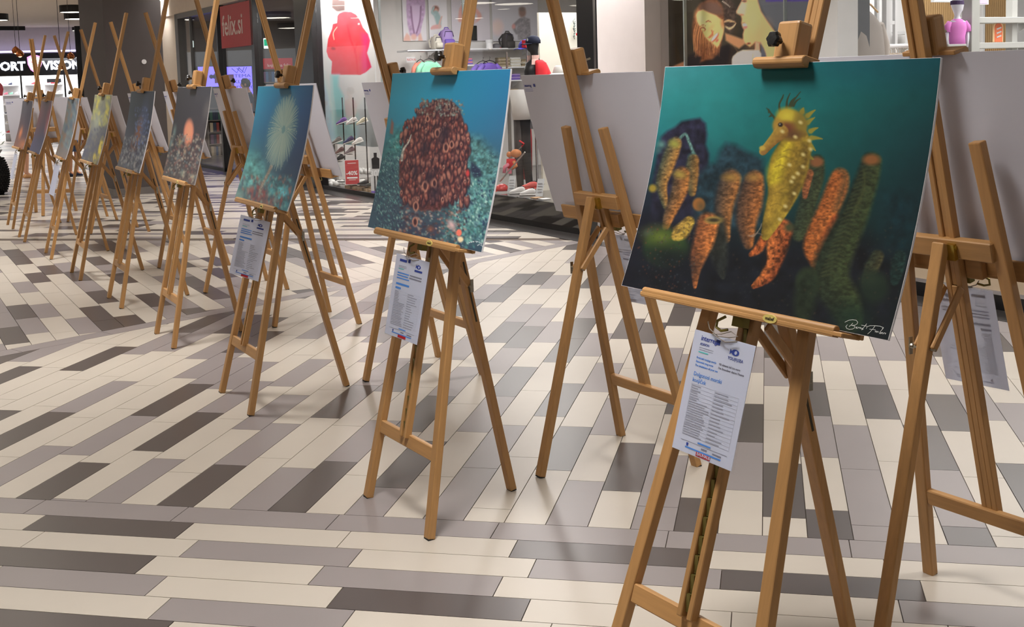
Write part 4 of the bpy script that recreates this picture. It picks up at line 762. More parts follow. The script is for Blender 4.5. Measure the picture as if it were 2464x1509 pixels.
def paint_women(p0, U, V):
    p = p0.zoom(1580, 0, .1524); p.C[:] = (54, 50, 42)
    p.tex(.25, 260, 3); p.poly([(1500, -3000), (1560, 0), (1700, 300), (1960, 620), (1980, 900), (2500, 900), (2500, -3000)], (92, 97, 106), 60); p.poly([(1690, 700), (1800, 900), (1900, 3000), (1650, 3000), (1640, 900)], (88, 92, 104), 20)
    p.poly([(0, 1080), (60, 1250), (150, 1500), (600, 2600), (-200, 2600)], (104, 72, 50), 60, .8, .3, 60); p.poly([(60, 640), (220, 600), (225, 980), (170, 1000), (170, 700), (60, 720)], (78, 76, 70), 14, .5)
    p.poly([(1720, -3000), (1720, 30), (2500, 20), (2500, -3000)], (76, 66, 140), 8)
    p.poly([(420, 1080), (450, 960), (520, 860), (640, 820), (1000, 740), (1130, 700), (1250, 800), (1230, 1100), (1200, 3000), (300, 3000)], (34, 30, 32), 20)
    p.poly([(560, 560), (565, 380), (600, 180), (680, 60), (800, 0), (930, -20), (1020, 60), (1070, 180), (1075, 330), (1060, 420), (1030, 640), (990, 820), (890, 935), (790, 950), (690, 985), (700, 900), (640, 880), (600, 800)], (116, 74, 50), 20, 1, .3, 30)
    for k in range(46):
        x = 580+k*9.2; c = [(160, 106, 66), (196, 138, 88), (96, 60, 42), (214, 160, 108)][k % 4]; p.stroke([(x+60, 300), (x+rng.uniform(-10, 10), 560), (x+rng.uniform(-26, 14), 760+rng.uniform(-40, 160))], [4, 7, 2], c, .7, 0, 9, 1, None, .55)
    p.poly([(700, 60), (820, 20), (960, 40), (1040, 120), (1060, 240), (900, 230), (760, 200), (650, 220)], (104, 80, 70), 30, .9)
    p.poly([(622, 240), (650, 180), (730, 150), (830, 200), (940, 240), (1040, 320), (1068, 420), (1058, 520), (1030, 620), (985, 720), (955, 752), (900, 700), (820, 640), (760, 580), (725, 500), (690, 430), (640, 340)], (228, 176, 118), 12)
    p.ell(700, 300, 60, 110, (240, 196, 140), .8, -28, .7); p.ell(930, 400, 60, 50, (236, 178, 116), .7, 0, .7); p.ell(1040, 380, 26, 60, (150, 100, 72), .8, -10, .6); p.ell(860, 440, 60, 26, (214, 150, 96), .8, -50, .5)
    p.stroke([(700, 440), (740, 435), (770, 470), (745, 485)], [8, 10, 8, 4], (120, 74, 52), .6); p.stroke([(780, 345), (820, 330), (860, 350)], [7, 9, 5], (130, 82, 56), .6); p.stroke([(680, 420), (730, 395), (775, 410)], [4, 6, 3], (150, 96, 66), .6)
    p.stroke([(870, 480), (885, 540), (850, 580), (830, 600)], [8, 12, 12, 8], (170, 100, 70), .6); p.ell(920, 595, 84, 34, (176, 92, 70), .3, -52); p.ell(915, 585, 72, 20, (248, 240, 228), .3, -52); p.ell(955, 640, 30, 16, (196, 92, 80), .5, -52, .9); p.stroke([(800, 600), (850, 560), (900, 490)], [4, 6, 4], (180, 112, 76), .6)
    p.poly([(1080, 520), (1200, 560), (1340, 610), (1420, 640), (1390, 700), (1300, 770), (1180, 700), (1090, 640)], (178, 132, 96), 16); p.stroke([(1190, 690), (1230, 750), (1280, 820)], 3, (150, 110, 84), .6)
    p.poly([(1040, -100), (1130, -60), (1240, 100), (1260, 260), (1230, 420), (1180, 520), (1110, 520), (1080, 400), (1060, 200)], (70, 58, 52), 20, .9, .4, 30)
    p.stroke([(1070, 345), (1130, 325), (1180, 335), (1240, 350)], [10, 18, 16, 6], (206, 160, 120), .6); p.stroke([(1090, 420), (1150, 450), (1210, 420), (1250, 370)], [8, 18, 14, 5], (216, 176, 140), .6); p.stroke([(1040, 20), (1100, 60), (1160, 110)], [8, 6, 4], (200, 176, 160), .6)
    sk = [(1355, -400), (1345, 20), (1300, 100), (1262, 180), (1268, 208), (1330, 240), (1345, 300), (1338, 360), (1352, 420), (1380, 470), (1362, 540), (1366, 620), (1400, 690), (1470, 740), (1520, 700), (1560, 660), (1620, 670), (1690, 760), (1730, 900), (1730, 1040), (1740, 3000), (2000, 3000), (1985, 900), (1965, 640), (1880, 520), (1750, 340), (1650, 180), (1600, 20), (1590, -400)]
    p.poly(sk, (240, 178, 124), 14); p.poly([(1345, 20), (1300, 100), (1262, 180), (1268, 208), (1330, 240), (1400, 240), (1430, 60)], (238, 186, 156), 18, .8); p.ell(1620, 560, 110, 200, (226, 160, 112), .8, 30, .5); p.ell(1520, 300, 80, 160, (244, 184, 134), .8, 0, .5)
    p.ell(1385, 18, 34, 16, (90, 66, 66), .5); p.ell(1345, 232, 30, 12, (190, 120, 90), .6, 10); p.ell(1392, 395, 34, 22, (244, 240, 230), .4, 10); p.ell(1400, 430, 32, 22, (214, 120, 116), .5, -20); p.ell(1375, 365, 26, 8, (200, 130, 100), .6); p.ell(1455, 688, 30, 14, (110, 60, 44), .5); p.poly([(1560, 655), (1620, 675), (1630, 790), (1550, 790)], (236, 160, 130), 12); p.poly([(1640, 670), (1720, 840), (1730, 900), (1650, 900)], (86, 90, 104), 14)
    p.poly([(1190, 1400), (1188, 940), (1205, 890), (1270, 830), (1360, 790), (1620, 790), (1650, 850), (1648, 1400)], (240, 226, 200), 12); p.stroke([(1520, 860), (1515, 1020)], 12, (206, 186, 156), .8); p.poly([(240, 1060), (290, 1030), (430, 970), (450, 1080), (380, 1200), (230, 1160)], (176, 130, 100), 14); p.ell(190, 1200, 50, 100, (168, 124, 98), .5, 20)
fposter('window_poster', 1586, 1957, 30, 300, .14, paint_women, 'large dark window poster of a laughing auburn haired woman and a woman in profile', 230, 330, z=(.26, 2.98), gain=2.1)
def paint_coat(p0, U, V):
    p = p0.zoom(750, 0, .19881); p.bg(U, V, [[(206, 220, 230), (226, 228, 228), (222, 226, 230)], [(200, 214, 226), (232, 232, 230), (226, 230, 234)], [(176, 196, 214), (226, 228, 228), (216, 220, 224)], [(140, 170, 186), (206, 212, 212), (150, 156, 160)], [(130, 150, 160), (150, 170, 178), (120, 124, 126)]])
    for k in range(16): p.ell(60+(k % 3)*40, 100+k*60, 70, 12, (186, 204, 222), .9, 0, .5)
    p.ell(110, 1300, 60, 200, (116, 126, 134), .8, 0, .8); p.poly([(225, -400), (420, -400), (412, 130), (380, 150), (300, 150), (235, 100)], (74, 60, 58), 20)
    p.poly([(310, 190), (335, 160), (400, 138), (480, 142), (540, 175), (590, 250), (620, 330), (680, 410), (706, 490), (692, 560), (668, 640), (698, 730), (722, 812), (660, 870), (590, 908), (400, 912), (236, 902), (246, 745), (200, 690), (178, 620), (198, 470), (245, 350), (255, 290), (305, 278)], (222, 58, 66), 5, 1, .12, 60)
    p.poly([(600, 400), (680, 410), (706, 490), (692, 560), (668, 640), (698, 730), (722, 812), (640, 880), (600, 880), (590, 700), (610, 560)], (226, 44, 92), 24, .8)
    for pts in ([(430, 300), (470, 480), (520, 600), (545, 740), (555, 900)], [(300, 300), (270, 420), (290, 520)], [(240, 560), (270, 590), (285, 600)], [(550, 520), (525, 600), (515, 640)]): p.stroke(pts, [5]+[9]*(len(pts)-2)+[5], (176, 34, 48), .9, 0, 9, 1, None, .7)
    p.stroke([(305, 330), (262, 400), (272, 480)], 6, (196, 150, 130), .5); p.ell(260, 588, 30, 20, (140, 40, 46), .7); p.ell(570, 290, 12, 10, (236, 180, 180), .5)
    p.poly([(236, 906), (556, 906), (548, 1100), (530, 1420), (420, 1440), (290, 1440), (250, 1150)], (206, 222, 220), 8); p.poly([(236, 906), (330, 906), (330, 1040), (390, 1160), (400, 1440), (290, 1440), (250, 1150)], (128, 200, 222), 30); p.poly([(250, 1400), (540, 1400), (520, 2200), (300, 2200)], (150, 196, 210), 60, .8)
fposter('window_poster', 764, 911, 30, 380, .5, paint_coat, 'tall backlit window poster of a red hooded jacket and pale blue trousers', 110, 240, z=(.62, 2.98), gain=1.9)
def pz(f):
    def g(p0, U, V): f(p0.zoom(750, 0, .19881), U, V)
    return g
def pa(p, U, V):
    p.C[:] = (206, 202, 206); p.poly([(1150, -300), (1370, -300), (1372, 160), (1335, 300), (1310, 430), (1250, 450), (1190, 430), (1160, 300), (1145, 120)], (180, 154, 184), 8, 1, .15, 30); p.poly([(1205, 60), (1320, 60), (1310, 330), (1270, 400), (1225, 330)], (196, 174, 200), 10)
    p.stroke([(1200, 80), (1215, 250), (1240, 400)], 9, (140, 110, 140), .7); p.stroke([(1320, 80), (1310, 250), (1270, 400)], 9, (140, 110, 140), .7); p.ell(1235, 450, 34, 36, (222, 170, 160), .4); p.poly([(1095, 500), (1150, 400), (1185, 430), (1200, 500)], (216, 168, 156), 10); p.poly([(1290, 500), (1290, 430), (1320, 400), (1345, 500)], (216, 168, 156), 10)
def pb(p, U, V):
    p.C[:] = (214, 206, 208); p.ell(1500, 110, 40, 40, (140, 100, 90), .3); p.ell(1505, 130, 24, 28, (206, 160, 146), .4); p.stroke([(1500, 160), (1530, 230), (1540, 320)], [34, 38, 26], (150, 172, 172), .3); p.stroke([(1490, 180), (1455, 150), (1480, 90)], [14, 12, 10], (160, 180, 180), .3); p.stroke([(1540, 320), (1480, 330), (1450, 345)], [28, 24, 12], (206, 160, 156), .3); p.stroke([(1545, 330), (1550, 270), (1575, 200)], [12, 12, 8], (200, 170, 160), .4)
def pc_(p, U, V):
    p.C[:] = (196, 190, 196); p.stroke([(1800, 240), (1810, 120), (1850, 60), (1900, 90)], [28, 24, 20, 14], (206, 160, 150), .4); p.ell(1900, 130, 60, 60, (90, 72, 70), .4); p.stroke([(1980, 120), (2030, 200), (1960, 270)], [26, 26, 20], (210, 160, 150), .4); p.ell(1930, 220, 60, 80, (190, 190, 200), .5)
def pd(p, U, V):
    p.C[:] = (192, 190, 196); p.ell(2550, 150, 42, 60, (150, 124, 116), .3); p.ell(2545, 110, 36, 26, (130, 116, 110), .5); p.poly([(2480, 330), (2500, 240), (2560, 200), (2640, 230), (2660, 500), (2500, 480)], (150, 146, 150), 10, 1, .2, 20); p.stroke([(2520, 240), (2450, 320), (2480, 400)], [18, 20, 16], (140, 136, 140), .4); p.ell(2445, 320, 22, 30, (200, 150, 146), .4); p.ell(2250, 330, 60, 80, (222, 190, 184), .6)
side(X1)
for (a_, b_, f_, lb) in ((966, 1027, pa, 'wall poster of a torso in a lilac jumper'), (1029, 1078, pb, 'wall poster of a small dancing figure'), (1084, 1180, pc_, 'wall poster of a person with raised arms behind an easel mast'), (1182, 1296, pd, 'wall poster of a person in a grey top at the right')): fposter('wall_poster', a_, b_, -40, 98, -.03, pz(f_), lb, 60, 60, gain=1.5)
# the red shop sign and the bookshop behind it
facade()
m_signr = M('sign_red', (182, 44, 48), .5); m_signw = M('sign_white', (226, 206, 200), .5)
a_ = fl(527, 20, -.05); b_ = fl(608, 104, -.05); sg_ = empty('shop_sign', FM(((a_[0]+b_[0])/2, -.05, 2.22)), 'red shop sign panel with pale lettering above the bookshop entrance', 'sign')
W_ = b_[0]-a_[0]; MB().box((0, .03, .37), (W_, .04, .74)).build('panel', m_signr, sg_, None, .004); text('felix.si', .5, m_signw, sg_, Matrix.Translation((-W_*.44, .009, .22)) @ XZ, 'lettering', .002, 'LEFT', .9*W_*.88/1.5, bold=.006)
def screen(x0, x1, y0, y1, t, label, kind):
    a_ = fl(x0, y0, t); b_ = fl(x1, y1, t); W_, H_ = b_[0]-a_[0], a_[2]-b_[2]; r = empty('display_screen', FM(((a_[0]+b_[0])/2, t, b_[2])), label, 'screen')
    MB().box((0, .03, H_/2), (W_+.04, .05, H_+.04)).build('casing', m_black, r); MB().box((0, .0, H_/2), (W_, .004, H_)).build('panel', M('screen_violet', (104, 94, 255), .4, emis=2.), r)
    mk = M('screen_ink', (40, 34, 110), .5)
    if kind == 0:
        for i, s_ in enumerate(('TEMA', 'KLJUČ', 'ITE DOVOLJ')): text(s_, .1, mk, r, Matrix.Translation((W_*.12, -.003, H_*.66-i*.13)) @ XZ, align='CENTER', sx=1.5)
        MB().box((-W_*.34, -.003, H_*.55), (W_*.22, .002, H_*.42)).build('picture_block', M('screen_dark', (90, 30, 80), .5, emis=.3), r)
        for q in (-.1, .1, .2): MB().tube([(W_*(q-.2), -.003, H_*.95), (W_*q, -.003, H_*.8), (W_*(q+.1), -.003, H_*.98)], .008, 5).build('line_drawing', mk, r)
        MB().ball((W_*.05, -.003, H_*.18), (.08, .003, .04), 10, 5).build('line_drawing', mk, r)
    else:
        for q in (.3, .45): MB().ball((W_*(q-.2), -.003, H_*.5), (.05, .003, .05), 10, 5).build('line_drawing', mk, r)
        MB().box((W_*.35, -.003, H_*.42), (W_*.2, .002, H_*.5)).build('picture_block', M('screen_dark', (90, 30, 80), .5, emis=.3), r)
side(X2)
screen(545, 609, 161, 235, -.12, 'bright violet display screen with lettering inside the bookshop', 0); screen(476, 530, 161, 208, -.12, 'bright violet display screen with a drawn face, left of the lettered one', 1)
a_ = fl(621, 141, -.4); b_ = fl(704, 165, -.4); r = empty('banner', FM(((a_[0]+b_[0])/2, -.4, b_[2])), 'dark red banner over the bookshelves', 'banner'); MB().box((0, 0, (a_[2]-b_[2])/2), (b_[0]-a_[0], .03, a_[2]-b_[2])).build('panel', m_signr, r); text('knjigarna felix', .1, m_signw, r, Matrix.Translation((-.2, -.017, .05)) @ XZ)
bookcol = [(150, 60, 50), (60, 90, 130), (196, 180, 150), (70, 110, 90), (190, 130, 60), (110, 80, 110), (210, 200, 190), (50, 60, 80), (160, 150, 140)]
bm = [M('book_%s' % n, c, .6) for n, c in zip(('red', 'blue', 'cream', 'green', 'ochre', 'violet', 'white', 'navy', 'taupe'), bookcol)]
def bookcase(x0, x1, y0, y1, t, label, shelves, grp):
    a_ = fl(x0, y0, t); b_ = fl(x1, y1, t); W_ = b_[0]-a_[0]; z0 = max(0., b_[2]); H_ = a_[2]-z0; r = empty('bookcase', FM(((a_[0]+b_[0])/2, t, z0)), label, 'bookcase')
    mb = MB().box((0, .32, H_/2), (W_, .02, H_)); [mb.box((s*W_/2, .16, H_/2), (.03, .32, H_)) for s in (-1, 1)]; mb.build('carcass', M('bookcase_grey', (120, 108, 98), .6), r)
    for k in range(shelves+1): MB().box((0, .16, H_*k/shelves), (W_, .31, .025)).build('shelf', M('bookcase_grey'), r)
    for k in range(shelves):
        x = -W_/2+.05
        while x < W_/2-.1:
            w_ = random.uniform(.035, .075); h_ = min(random.uniform(.2, .3), H_/shelves-.06); tag(MB().box((w_/2, .1, h_/2), (w_*.94, .18, h_)).build('book', random.choice(bm), None, FM(((a_[0]+b_[0])/2+x, t, z0+H_*k/shelves+.0127))), 'book standing upright on the %s' % grp, 'book', 'books on the '+grp); x += w_
bookcase(622, 704, 168, 228, -.4, 'low bookcase under the dark red banner', 2, 'shelves under the red banner'); bookcase(498, 545, 262, 440, -.5, 'grey bookcase between two white print backs inside the bookshop', 4, 'grey bookcase in the bookshop window')
bookcase(560, 618, 300, 440, -.5, 'grey bookcase behind the person in the bookshop', 3, 'bookcase behind the person')
m_green = M('exit_green', (20, 150, 110), .5, emis=.7); m_exitw = M('exit_white', (225, 240, 235), .5, emis=.8)
for x0, x1, y0, y1, lb in ((635, 650, 92, 117, 'green and white exit sign seen edge on, above the red banner'), (438, 467, 98, 114, 'green and white exit sign near the left end of the glass')):  # reflections of hall signs in the glass, built as glowing boxes behind it
    a_ = fl(x0, y0, -1.2); b_ = fl(x1, y1, -1.2); W_, H_ = b_[0]-a_[0], a_[2]-b_[2]; r = empty('exit_sign_reflection', FM(((a_[0]+b_[0])/2, -1.2, b_[2])), lb, 'sign')
    MB().box((0, .03, H_/2), (W_, .05, H_)).build('casing', m_exitw, r, None, .01); MB().box((-.02, .002, H_/2+.02), (W_*.7, .006, H_*.62)).build('panel', m_green, r); MB().bar((0, .03, H_), (0, .03, 3.0-b_[2]), .02, .02).build('hanger_rod', m_grey, r)
# ---------------------------------------------------------------- garments, bags, shoes
side(X1)
def cloth(name, rgb): return M(name, rgb, .85, noise=.06, bump=.1)
FOLD = {}
def fold_mesh(cm):
    if cm.name not in FOLD:
        mb = MB(); rs = []
        for x, q in ((-.13, .6), (-.12, .95), (-.04, 1.03), (.05, 1.), (.12, .96), (.13, .55)):
            rs.append([(x, -.15+.3*(0 if math.cos(a) > 0 else 1) + (.012*math.cos(a)), .019+.018*q*math.sin(a)) for a in [PI/6*k for k in range(12)]])
        me = mb.loft(rs).mesh('folded_garment', cm, 0, True); FOLD[cm.name] = me
    return FOLD[cm.name]
def stack(xc, ybase, t, n, mats, label, grp, sc=1.):
    p = fl(xc, ybase, t)
    for k in range(n):
        cm = mats[k % len(mats)]; o = link('folded_garment', fold_mesh(cm), None, FM((p[0]+random.uniform(-.006, .006), t+.17, p[2]+k*.037*sc), random.uniform(-.04, .04)) @ Matrix.Diagonal((sc, sc, sc, 1))); tag(o, label, 'clothes', grp)
c_pur = cloth('cloth_purple', (124, 96, 190)); c_pk = cloth('cloth_pink', (226, 130, 150)); c_bei = cloth('cloth_beige', (196, 180, 156)); c_cr = cloth('cloth_cream', (228, 222, 208)); c_kh = cloth('cloth_khaki', (150, 136, 108)); c_mint = cloth('cloth_mint', (160, 230, 196)); c_sal = cloth('cloth_salmon', (240, 150, 130)); c_blk = cloth('cloth_black', (32, 32, 36)); c_red = cloth('cloth_red', (214, 40, 50)); c_gr = cloth('cloth_grey', (120, 118, 122)); c_wh = cloth('cloth_white', (232, 230, 226)); c_navy = cloth('cloth_navy', (30, 36, 60)); c_lil = cloth('cloth_lilac', (176, 150, 210)); c_ch = cloth('cloth_charcoal', (70, 66, 66)); c_br = cloth('cloth_brown', (110, 84, 70))
def shelf(x0, x1, y, t, label, d=.36, mat=None, th=.022):
    a_ = fl(x0, y, t); b_ = fl(x1, y, t); r = empty('wall_shelf', FM(((a_[0]+b_[0])/2, t, a_[2]-th)), label, 'shelf'); W_ = b_[0]-a_[0]; MB().box((0, d/2, th/2), (W_, d, th)).build('board', mat or m_white, r)
    for s in (-1, 1): MB().prism([(s*(W_/2-.03), .05, 0), (s*(W_/2-.03), d, 0), (s*(W_/2-.03), d, -.1)], (.01, 0, 0)).build('bracket', mat or m_white, r)
T2 = -.42
shelf(1048, 1285, 118, T2, 'long white shelf carrying the backpacks'); shelf(1116, 1152, 156, T2, 'short white shelf with purple folded clothes'); shelf(1208, 1292, 161, T2, 'white shelf with beige and cream folded clothes'); shelf(1212, 1262, 193, T2, 'white shelf with purple folded clothes beside a print'); shelf(1208, 1262, 233, T2, 'white shelf with khaki folded clothes near the gap')
stack(1131, 155, T2, 4, [c_pur, c_pk], 'purple or pink garment folded on the short shelf left of an easel mast', 'folded clothes on the short shelf', .7)
stack(1222, 160, T2, 6, [c_bei, c_kh], 'beige garment in the left stack on the beige shelf', 'left beige stack', .7); stack(1248, 160, T2, 6, [c_cr, c_wh], 'cream garment in the tall middle stack', 'middle cream stack', .7); stack(1275, 160, T2, 5, [c_bei, c_kh, c_cr], 'sand coloured garment in the right stack near the mannequin', 'right sand stack', .7)
stack(1246, 192, T2, 4, [c_pur, c_lil], 'purple garment folded on the shelf beside the sponge print', 'purple stack', .7); stack(1242, 232, T2, 5, [c_kh, c_bei, c_br], 'khaki garment folded on the lowest visible shelf', 'khaki stack', .7)
def backpack(xc, yb, t, h, mat, mat2, label, word=None):
    p = fl(xc, yb, t); r = empty('backpack', FM((p[0], t+.2, p[2])), label, 'backpack'); w_ = h*.66
    MB().ovals([(0, 0, 0, w_*.46, .08), (0, 0, h*.08, w_*.5, .105), (0, 0, h*.6, w_*.5, .1), (0, 0, h*.86, w_*.42, .08), (0, 0, h*.96, w_*.28, .05), (0, 0, h, w_*.1, .02)], 20, True, 'z', 2.8).build('body', mat, r, None, 0, True)
    MB().ovals([(0, -.1, h*.06, w_*.36, .03), (0, -.11, h*.1, w_*.4, .05), (0, -.11, h*.42, w_*.4, .045), (0, -.1, h*.48, w_*.34, .02)], 16, True, 'z', 3).build('front_pocket', mat2, r, None, 0, True)
    MB().tube([(-.04, 0, h*.98), (-.03, 0, h*1.06), (.03, 0, h*1.06), (.04, 0, h*.98)], .009, 6).build('top_loop', mat2, r)
    MB().tube([(-w_*.2, .08, h*.9), (-w_*.5, .12, h*.6), (-w_*.42, .1, h*.12)], .016, 6).build('strap', mat2, r)
    MB().tube([(-w_*.4, -.088, h*.6), (-w_*.3, -.088, h*.86), (w_*.3, -.088, h*.86), (w_*.4, -.09, h*.6)], .005, 5).build('zip', M('zip_dark', (60, 50, 80), .5), r)
    if word: text(word, h*.12, m_white, r, Matrix.Translation((w_*.33, -.105, h*.1)) @ Matrix.Rotation(-PI/2, 4, 'Y') @ XZ)
    return r
backpack(1089, 117, T2-.1, .33, c_lil, c_pur, 'lilac backpack with white vertical lettering on the long shelf', 'Champion'); backpack(1236, 117, T2-.1, .28, c_ch, c_ch, 'dark grey backpack standing behind the capped mannequin')
backpack(1064, 117, T2-.1, .22, c_cr, c_cr, 'small cream bag beside the lilac backpack')
def cap_mesh(r, mat, brim=True):
    mb = MB(); mb.ovals([(0, 0, 0, r, r*1.1), (0, 0, r*.4, r*1.0, r*1.1), (0, 0, r*.8, r*.8, r*.88), (0, 0, r*1.02, r*.45, r*.5), (0, 0, r*1.08, r*.1, r*.1)], 18)
    if brim: mb.loft([[(-r*(.7+q*1.0)*1, r*.85*s*(1-.35*q)*1, r*(.12-.16*q-.1*s*s)) for s in (-1, -.5, 0, .5, 1)]+[(-r*(.7+q*1.0), r*.85*s*(1-.35*q), r*(.05-.16*q-.1*s*s)) for s in (1, .5, 0, -.5, -1)] for q in (0, .5, .9, 1.)])
    return mb
p = fl(1205, 117, T2); r = empty('cap', FM((p[0], T2+.15, p[2]), .3), 'grey cap on the long shelf left of the dark backpack', 'cap'); cap_mesh(.085, c_gr).build('crown', c_gr, r, None, 0, True); MB().tube([(-.03, -.08, .0), (0, -.1, .02), (.05, -.085, .0)], .004, 5).build('red_edge', c_red, r)
p = fl(1203, 117, T2-.3); tag(MB().ovals([(0, 0, 0, .06, .06), (0, 0, .1, .055, .055), (0, 0, .16, .07, .07)], 14).build('white_pot', m_white, None, FM((p[0], T2+.05, p[2]))), 'small white pot on the long shelf beside the grey cap', 'pot')
def hanger(mb, w_=.2, z=0): mb.tube([(0, 0, z+.12), (.014, 0, z+.135), (.022, 0, z+.115), (0, 0, z+.085), (0, 0, z+.06)], .003, 5); mb.tube([(-w_, 0, z-.02), (-w_*.5, 0, z+.035), (0, 0, z+.06), (w_*.5, 0, z+.035), (w_, 0, z-.02)], .008, 5); return mb
def tshirt(xc, ytop, t, mat, label, w_=.24, h=.62, rot=0., hm=None, grp=None, mark=None):
    p = fl(xc, ytop, t); r = empty('hanging_shirt', FM((p[0], t, p[2]), rot) @ Matrix.Scale(.78, 4), label, 'shirt', grp); y = .035
    rings = []
    for z, a_, b_ in ((0, .07, .03), (-.02, .13, .04), (-.05, .2, .05), (-.12, w_*.92, y*1.5), (-.3, w_*.88, y*1.4), (-h, w_*.92, y*1.6)): rings.append((0, 0, z, a_, b_))
    MB().ovals(rings, 20, True, 'z', 2.6).build('body', mat, r, None, 0, True)
    for s in (-1, 1): MB().tube([(s*.16, 0, -.04), (s*(w_+.03), 0, -.13), (s*(w_+.07), 0, -.27)], [.05, .055, .06], 10).build('sleeve', mat, r, None, 0, True)
    MB().loft([[(.07*q*math.cos(2*PI*k/14), .035*math.sin(2*PI*k/14)*q-.003, .004-z) for k in range(14)] for q, z in ((1, .006), (1.12, 0), (1, -.006))]).build('collar', mat, r)
    hanger(MB()).build('hanger', hm or m_black, r)
    if mark: MB().box((.0, -.06, -.27), (.12, .004, .05)).build('print_mark', mark, r)
    return r
a_ = fl(980, 123, -.7); b_ = fl(1062, 125, -.7); r = empty('clothes_rail', FM((a_[0], -.7, a_[2])), 'white clothes rail with the salmon and mint shirts', 'rail'); MB().tube([(0, 0, 0), (b_[0]-a_[0], 0, 0)], .018, 8).build('rail_bar', m_chrome, r); MB().box((.02, .2, -.0), (.03, .4, .03)).build('bracket', m_white, r); MB().box(((b_[0]-a_[0])*.98, .2, 0), (.03, .4, .03)).build('bracket', m_white, r)
tshirt(1032, 148, -.75, c_mint, 'mint green shirt hanging in front of the salmon one', rot=.25, mark=M('pink_mark', (220, 120, 160), .7)); tshirt(1012, 150, -.6, c_sal, 'salmon shirt hanging half behind the mint green one', rot=.6)
tshirt(1178, 152, -.75, c_pur, 'purple shirt hanging just above the sponge print', rot=.15, mark=m_white); tshirt(1162, 153, -.6, c_pur, 'second purple shirt behind the front purple shirt', rot=.2)
a_ = fl(977, 137, -.2); b_ = fl(999, 150, -.2); r = empty('price_label', FM((a_[0], -.2, b_[2])), 'small white label with red lettering left of the shirts', 'label'); MB().box(((b_[0]-a_[0])/2, 0, .045), (b_[0]-a_[0], .01, .09)).build('card', m_white, r); text('NOVA', .056, M('nova_red', (224, 90, 90), .6), r, Matrix.Translation((.01, -.006, .025)) @ XZ)
a_ = fl(1134, 62, -.06); b_ = fl(1148, 97, -.06); r = empty('framed_picture', FM(((a_[0]+b_[0])/2, -.05, b_[2])), 'small black framed picture on the back wall beside the easel mast', 'picture'); MB().box((0, 0, (a_[2]-b_[2])/2), (b_[0]-a_[0], .03, a_[2]-b_[2])).build('frame', m_black, r); MB().box((0, -.018, (a_[2]-b_[2])/2), ((b_[0]-a_[0])*.8, .005, (a_[2]-b_[2])*.85)).build('print', M('dark_print', (50, 50, 46), .5, noise=.4), r)
# capped mannequin in the window
p = fl(1286, 178, -6.); r = empty('mannequin', FM((p[0], -6., p[2]-.36)) @ Matrix.Scale(.78, 4), 'black mannequin bust wearing a navy cap and an open red jacket', 'mannequin'); bz = .55
m_manb = M('mannequin_black', (34, 34, 38), .35)
MB().ovals([(0, 0, 0, .15, .1), (0, 0, .25, .15, .1), (.0, 0, .5, .17, .11), (.02, 0, .62, .16, .1), (.02, 0, .68, .07, .06), (.01, 0, .74, .055, .055), (.0, 0, .78, .06, .065), (-.02, 0, .82, .085, .075), (-.02, 0, .9, .1, .08), (0, 0, .98, .09, .075), (.01, 0, 1.02, .05, .04)], 18).build('body', m_manb, r, None, 0, True)
MB().loft([[(.02+.185*q*math.cos(a), .125*q*math.sin(a), z) for a in [PI*(-.62)+k*PI*1.24/14+0 for k in range(15)]]+[(.02+.165*q*math.cos(a), .105*q*math.sin(a), z) for a in [PI*.62-k*PI*1.24/14 for k in range(15)]] for z, q in ((0, 1.), (.3, 1.02), (.52, 1.08), (.62, 1.), (.67, .62))]).build('jacket', c_red, r, None, 0, True)
MB().loft([[(-.02+.1*q*math.cos(a), .08*q*math.sin(a), z) for a in [PI*(-.7)+k*PI*1.4/14 for k in range(15)]]+[(-.02+.085*q*math.cos(a), .07*q*math.sin(a), z) for a in [PI*.7-k*PI*1.4/14 for k in range(15)]] for z, q in ((.6, 1.3), (.68, .95), (.74, 1.05))]).build('collar', cloth('cloth_blush', (240, 200, 190)), r)
MB().tube([(.17, 0, .58), (.24, -.02, .4), (.25, -.03, .1), (.22, -.05, 0)], [.055, .06, .055, .05], 10).build('sleeve', c_red, r, None, 0, True)
MB().box((.14, -.1, .3), (.03, .004, .2)).build('white_stripe', c_wh, r); MB().ovals([(0, 0, -1.2, .12, .12), (0, 0, -1.18, .02, .02), (0, 0, 0, .02, .02)], 12).build('stand', m_chrome, r)
cp = cap_mesh(.112, c_navy).build('cap', c_navy, r, Matrix.Translation((-.01, 0, .915)), 0, True); MB().ball((-.115, -.03, .055), (.006, .022, .022), 8, 5).build('badge', m_white, cp)
p = fl(1268, 116, -5.4); r = empty('cap', FM((p[0], -5.4, p[2]), .2), 'blue and red cap peeking out behind the black mannequin head', 'cap'); cap_mesh(.1, c_pur).build('crown', cloth('cloth_royal', (70, 70, 170)), r, None, 0, True); MB().box((-.08, -.06, .05), (.05, .07, .09)).build('front_panel', c_red, r); MB().ovals([(0, 0, -p[2]+.006, .12, .12), (0, 0, -p[2]+.03, .015, .015), (0, 0, .02, .015, .015)], 12).build('stand', m_chrome, r)
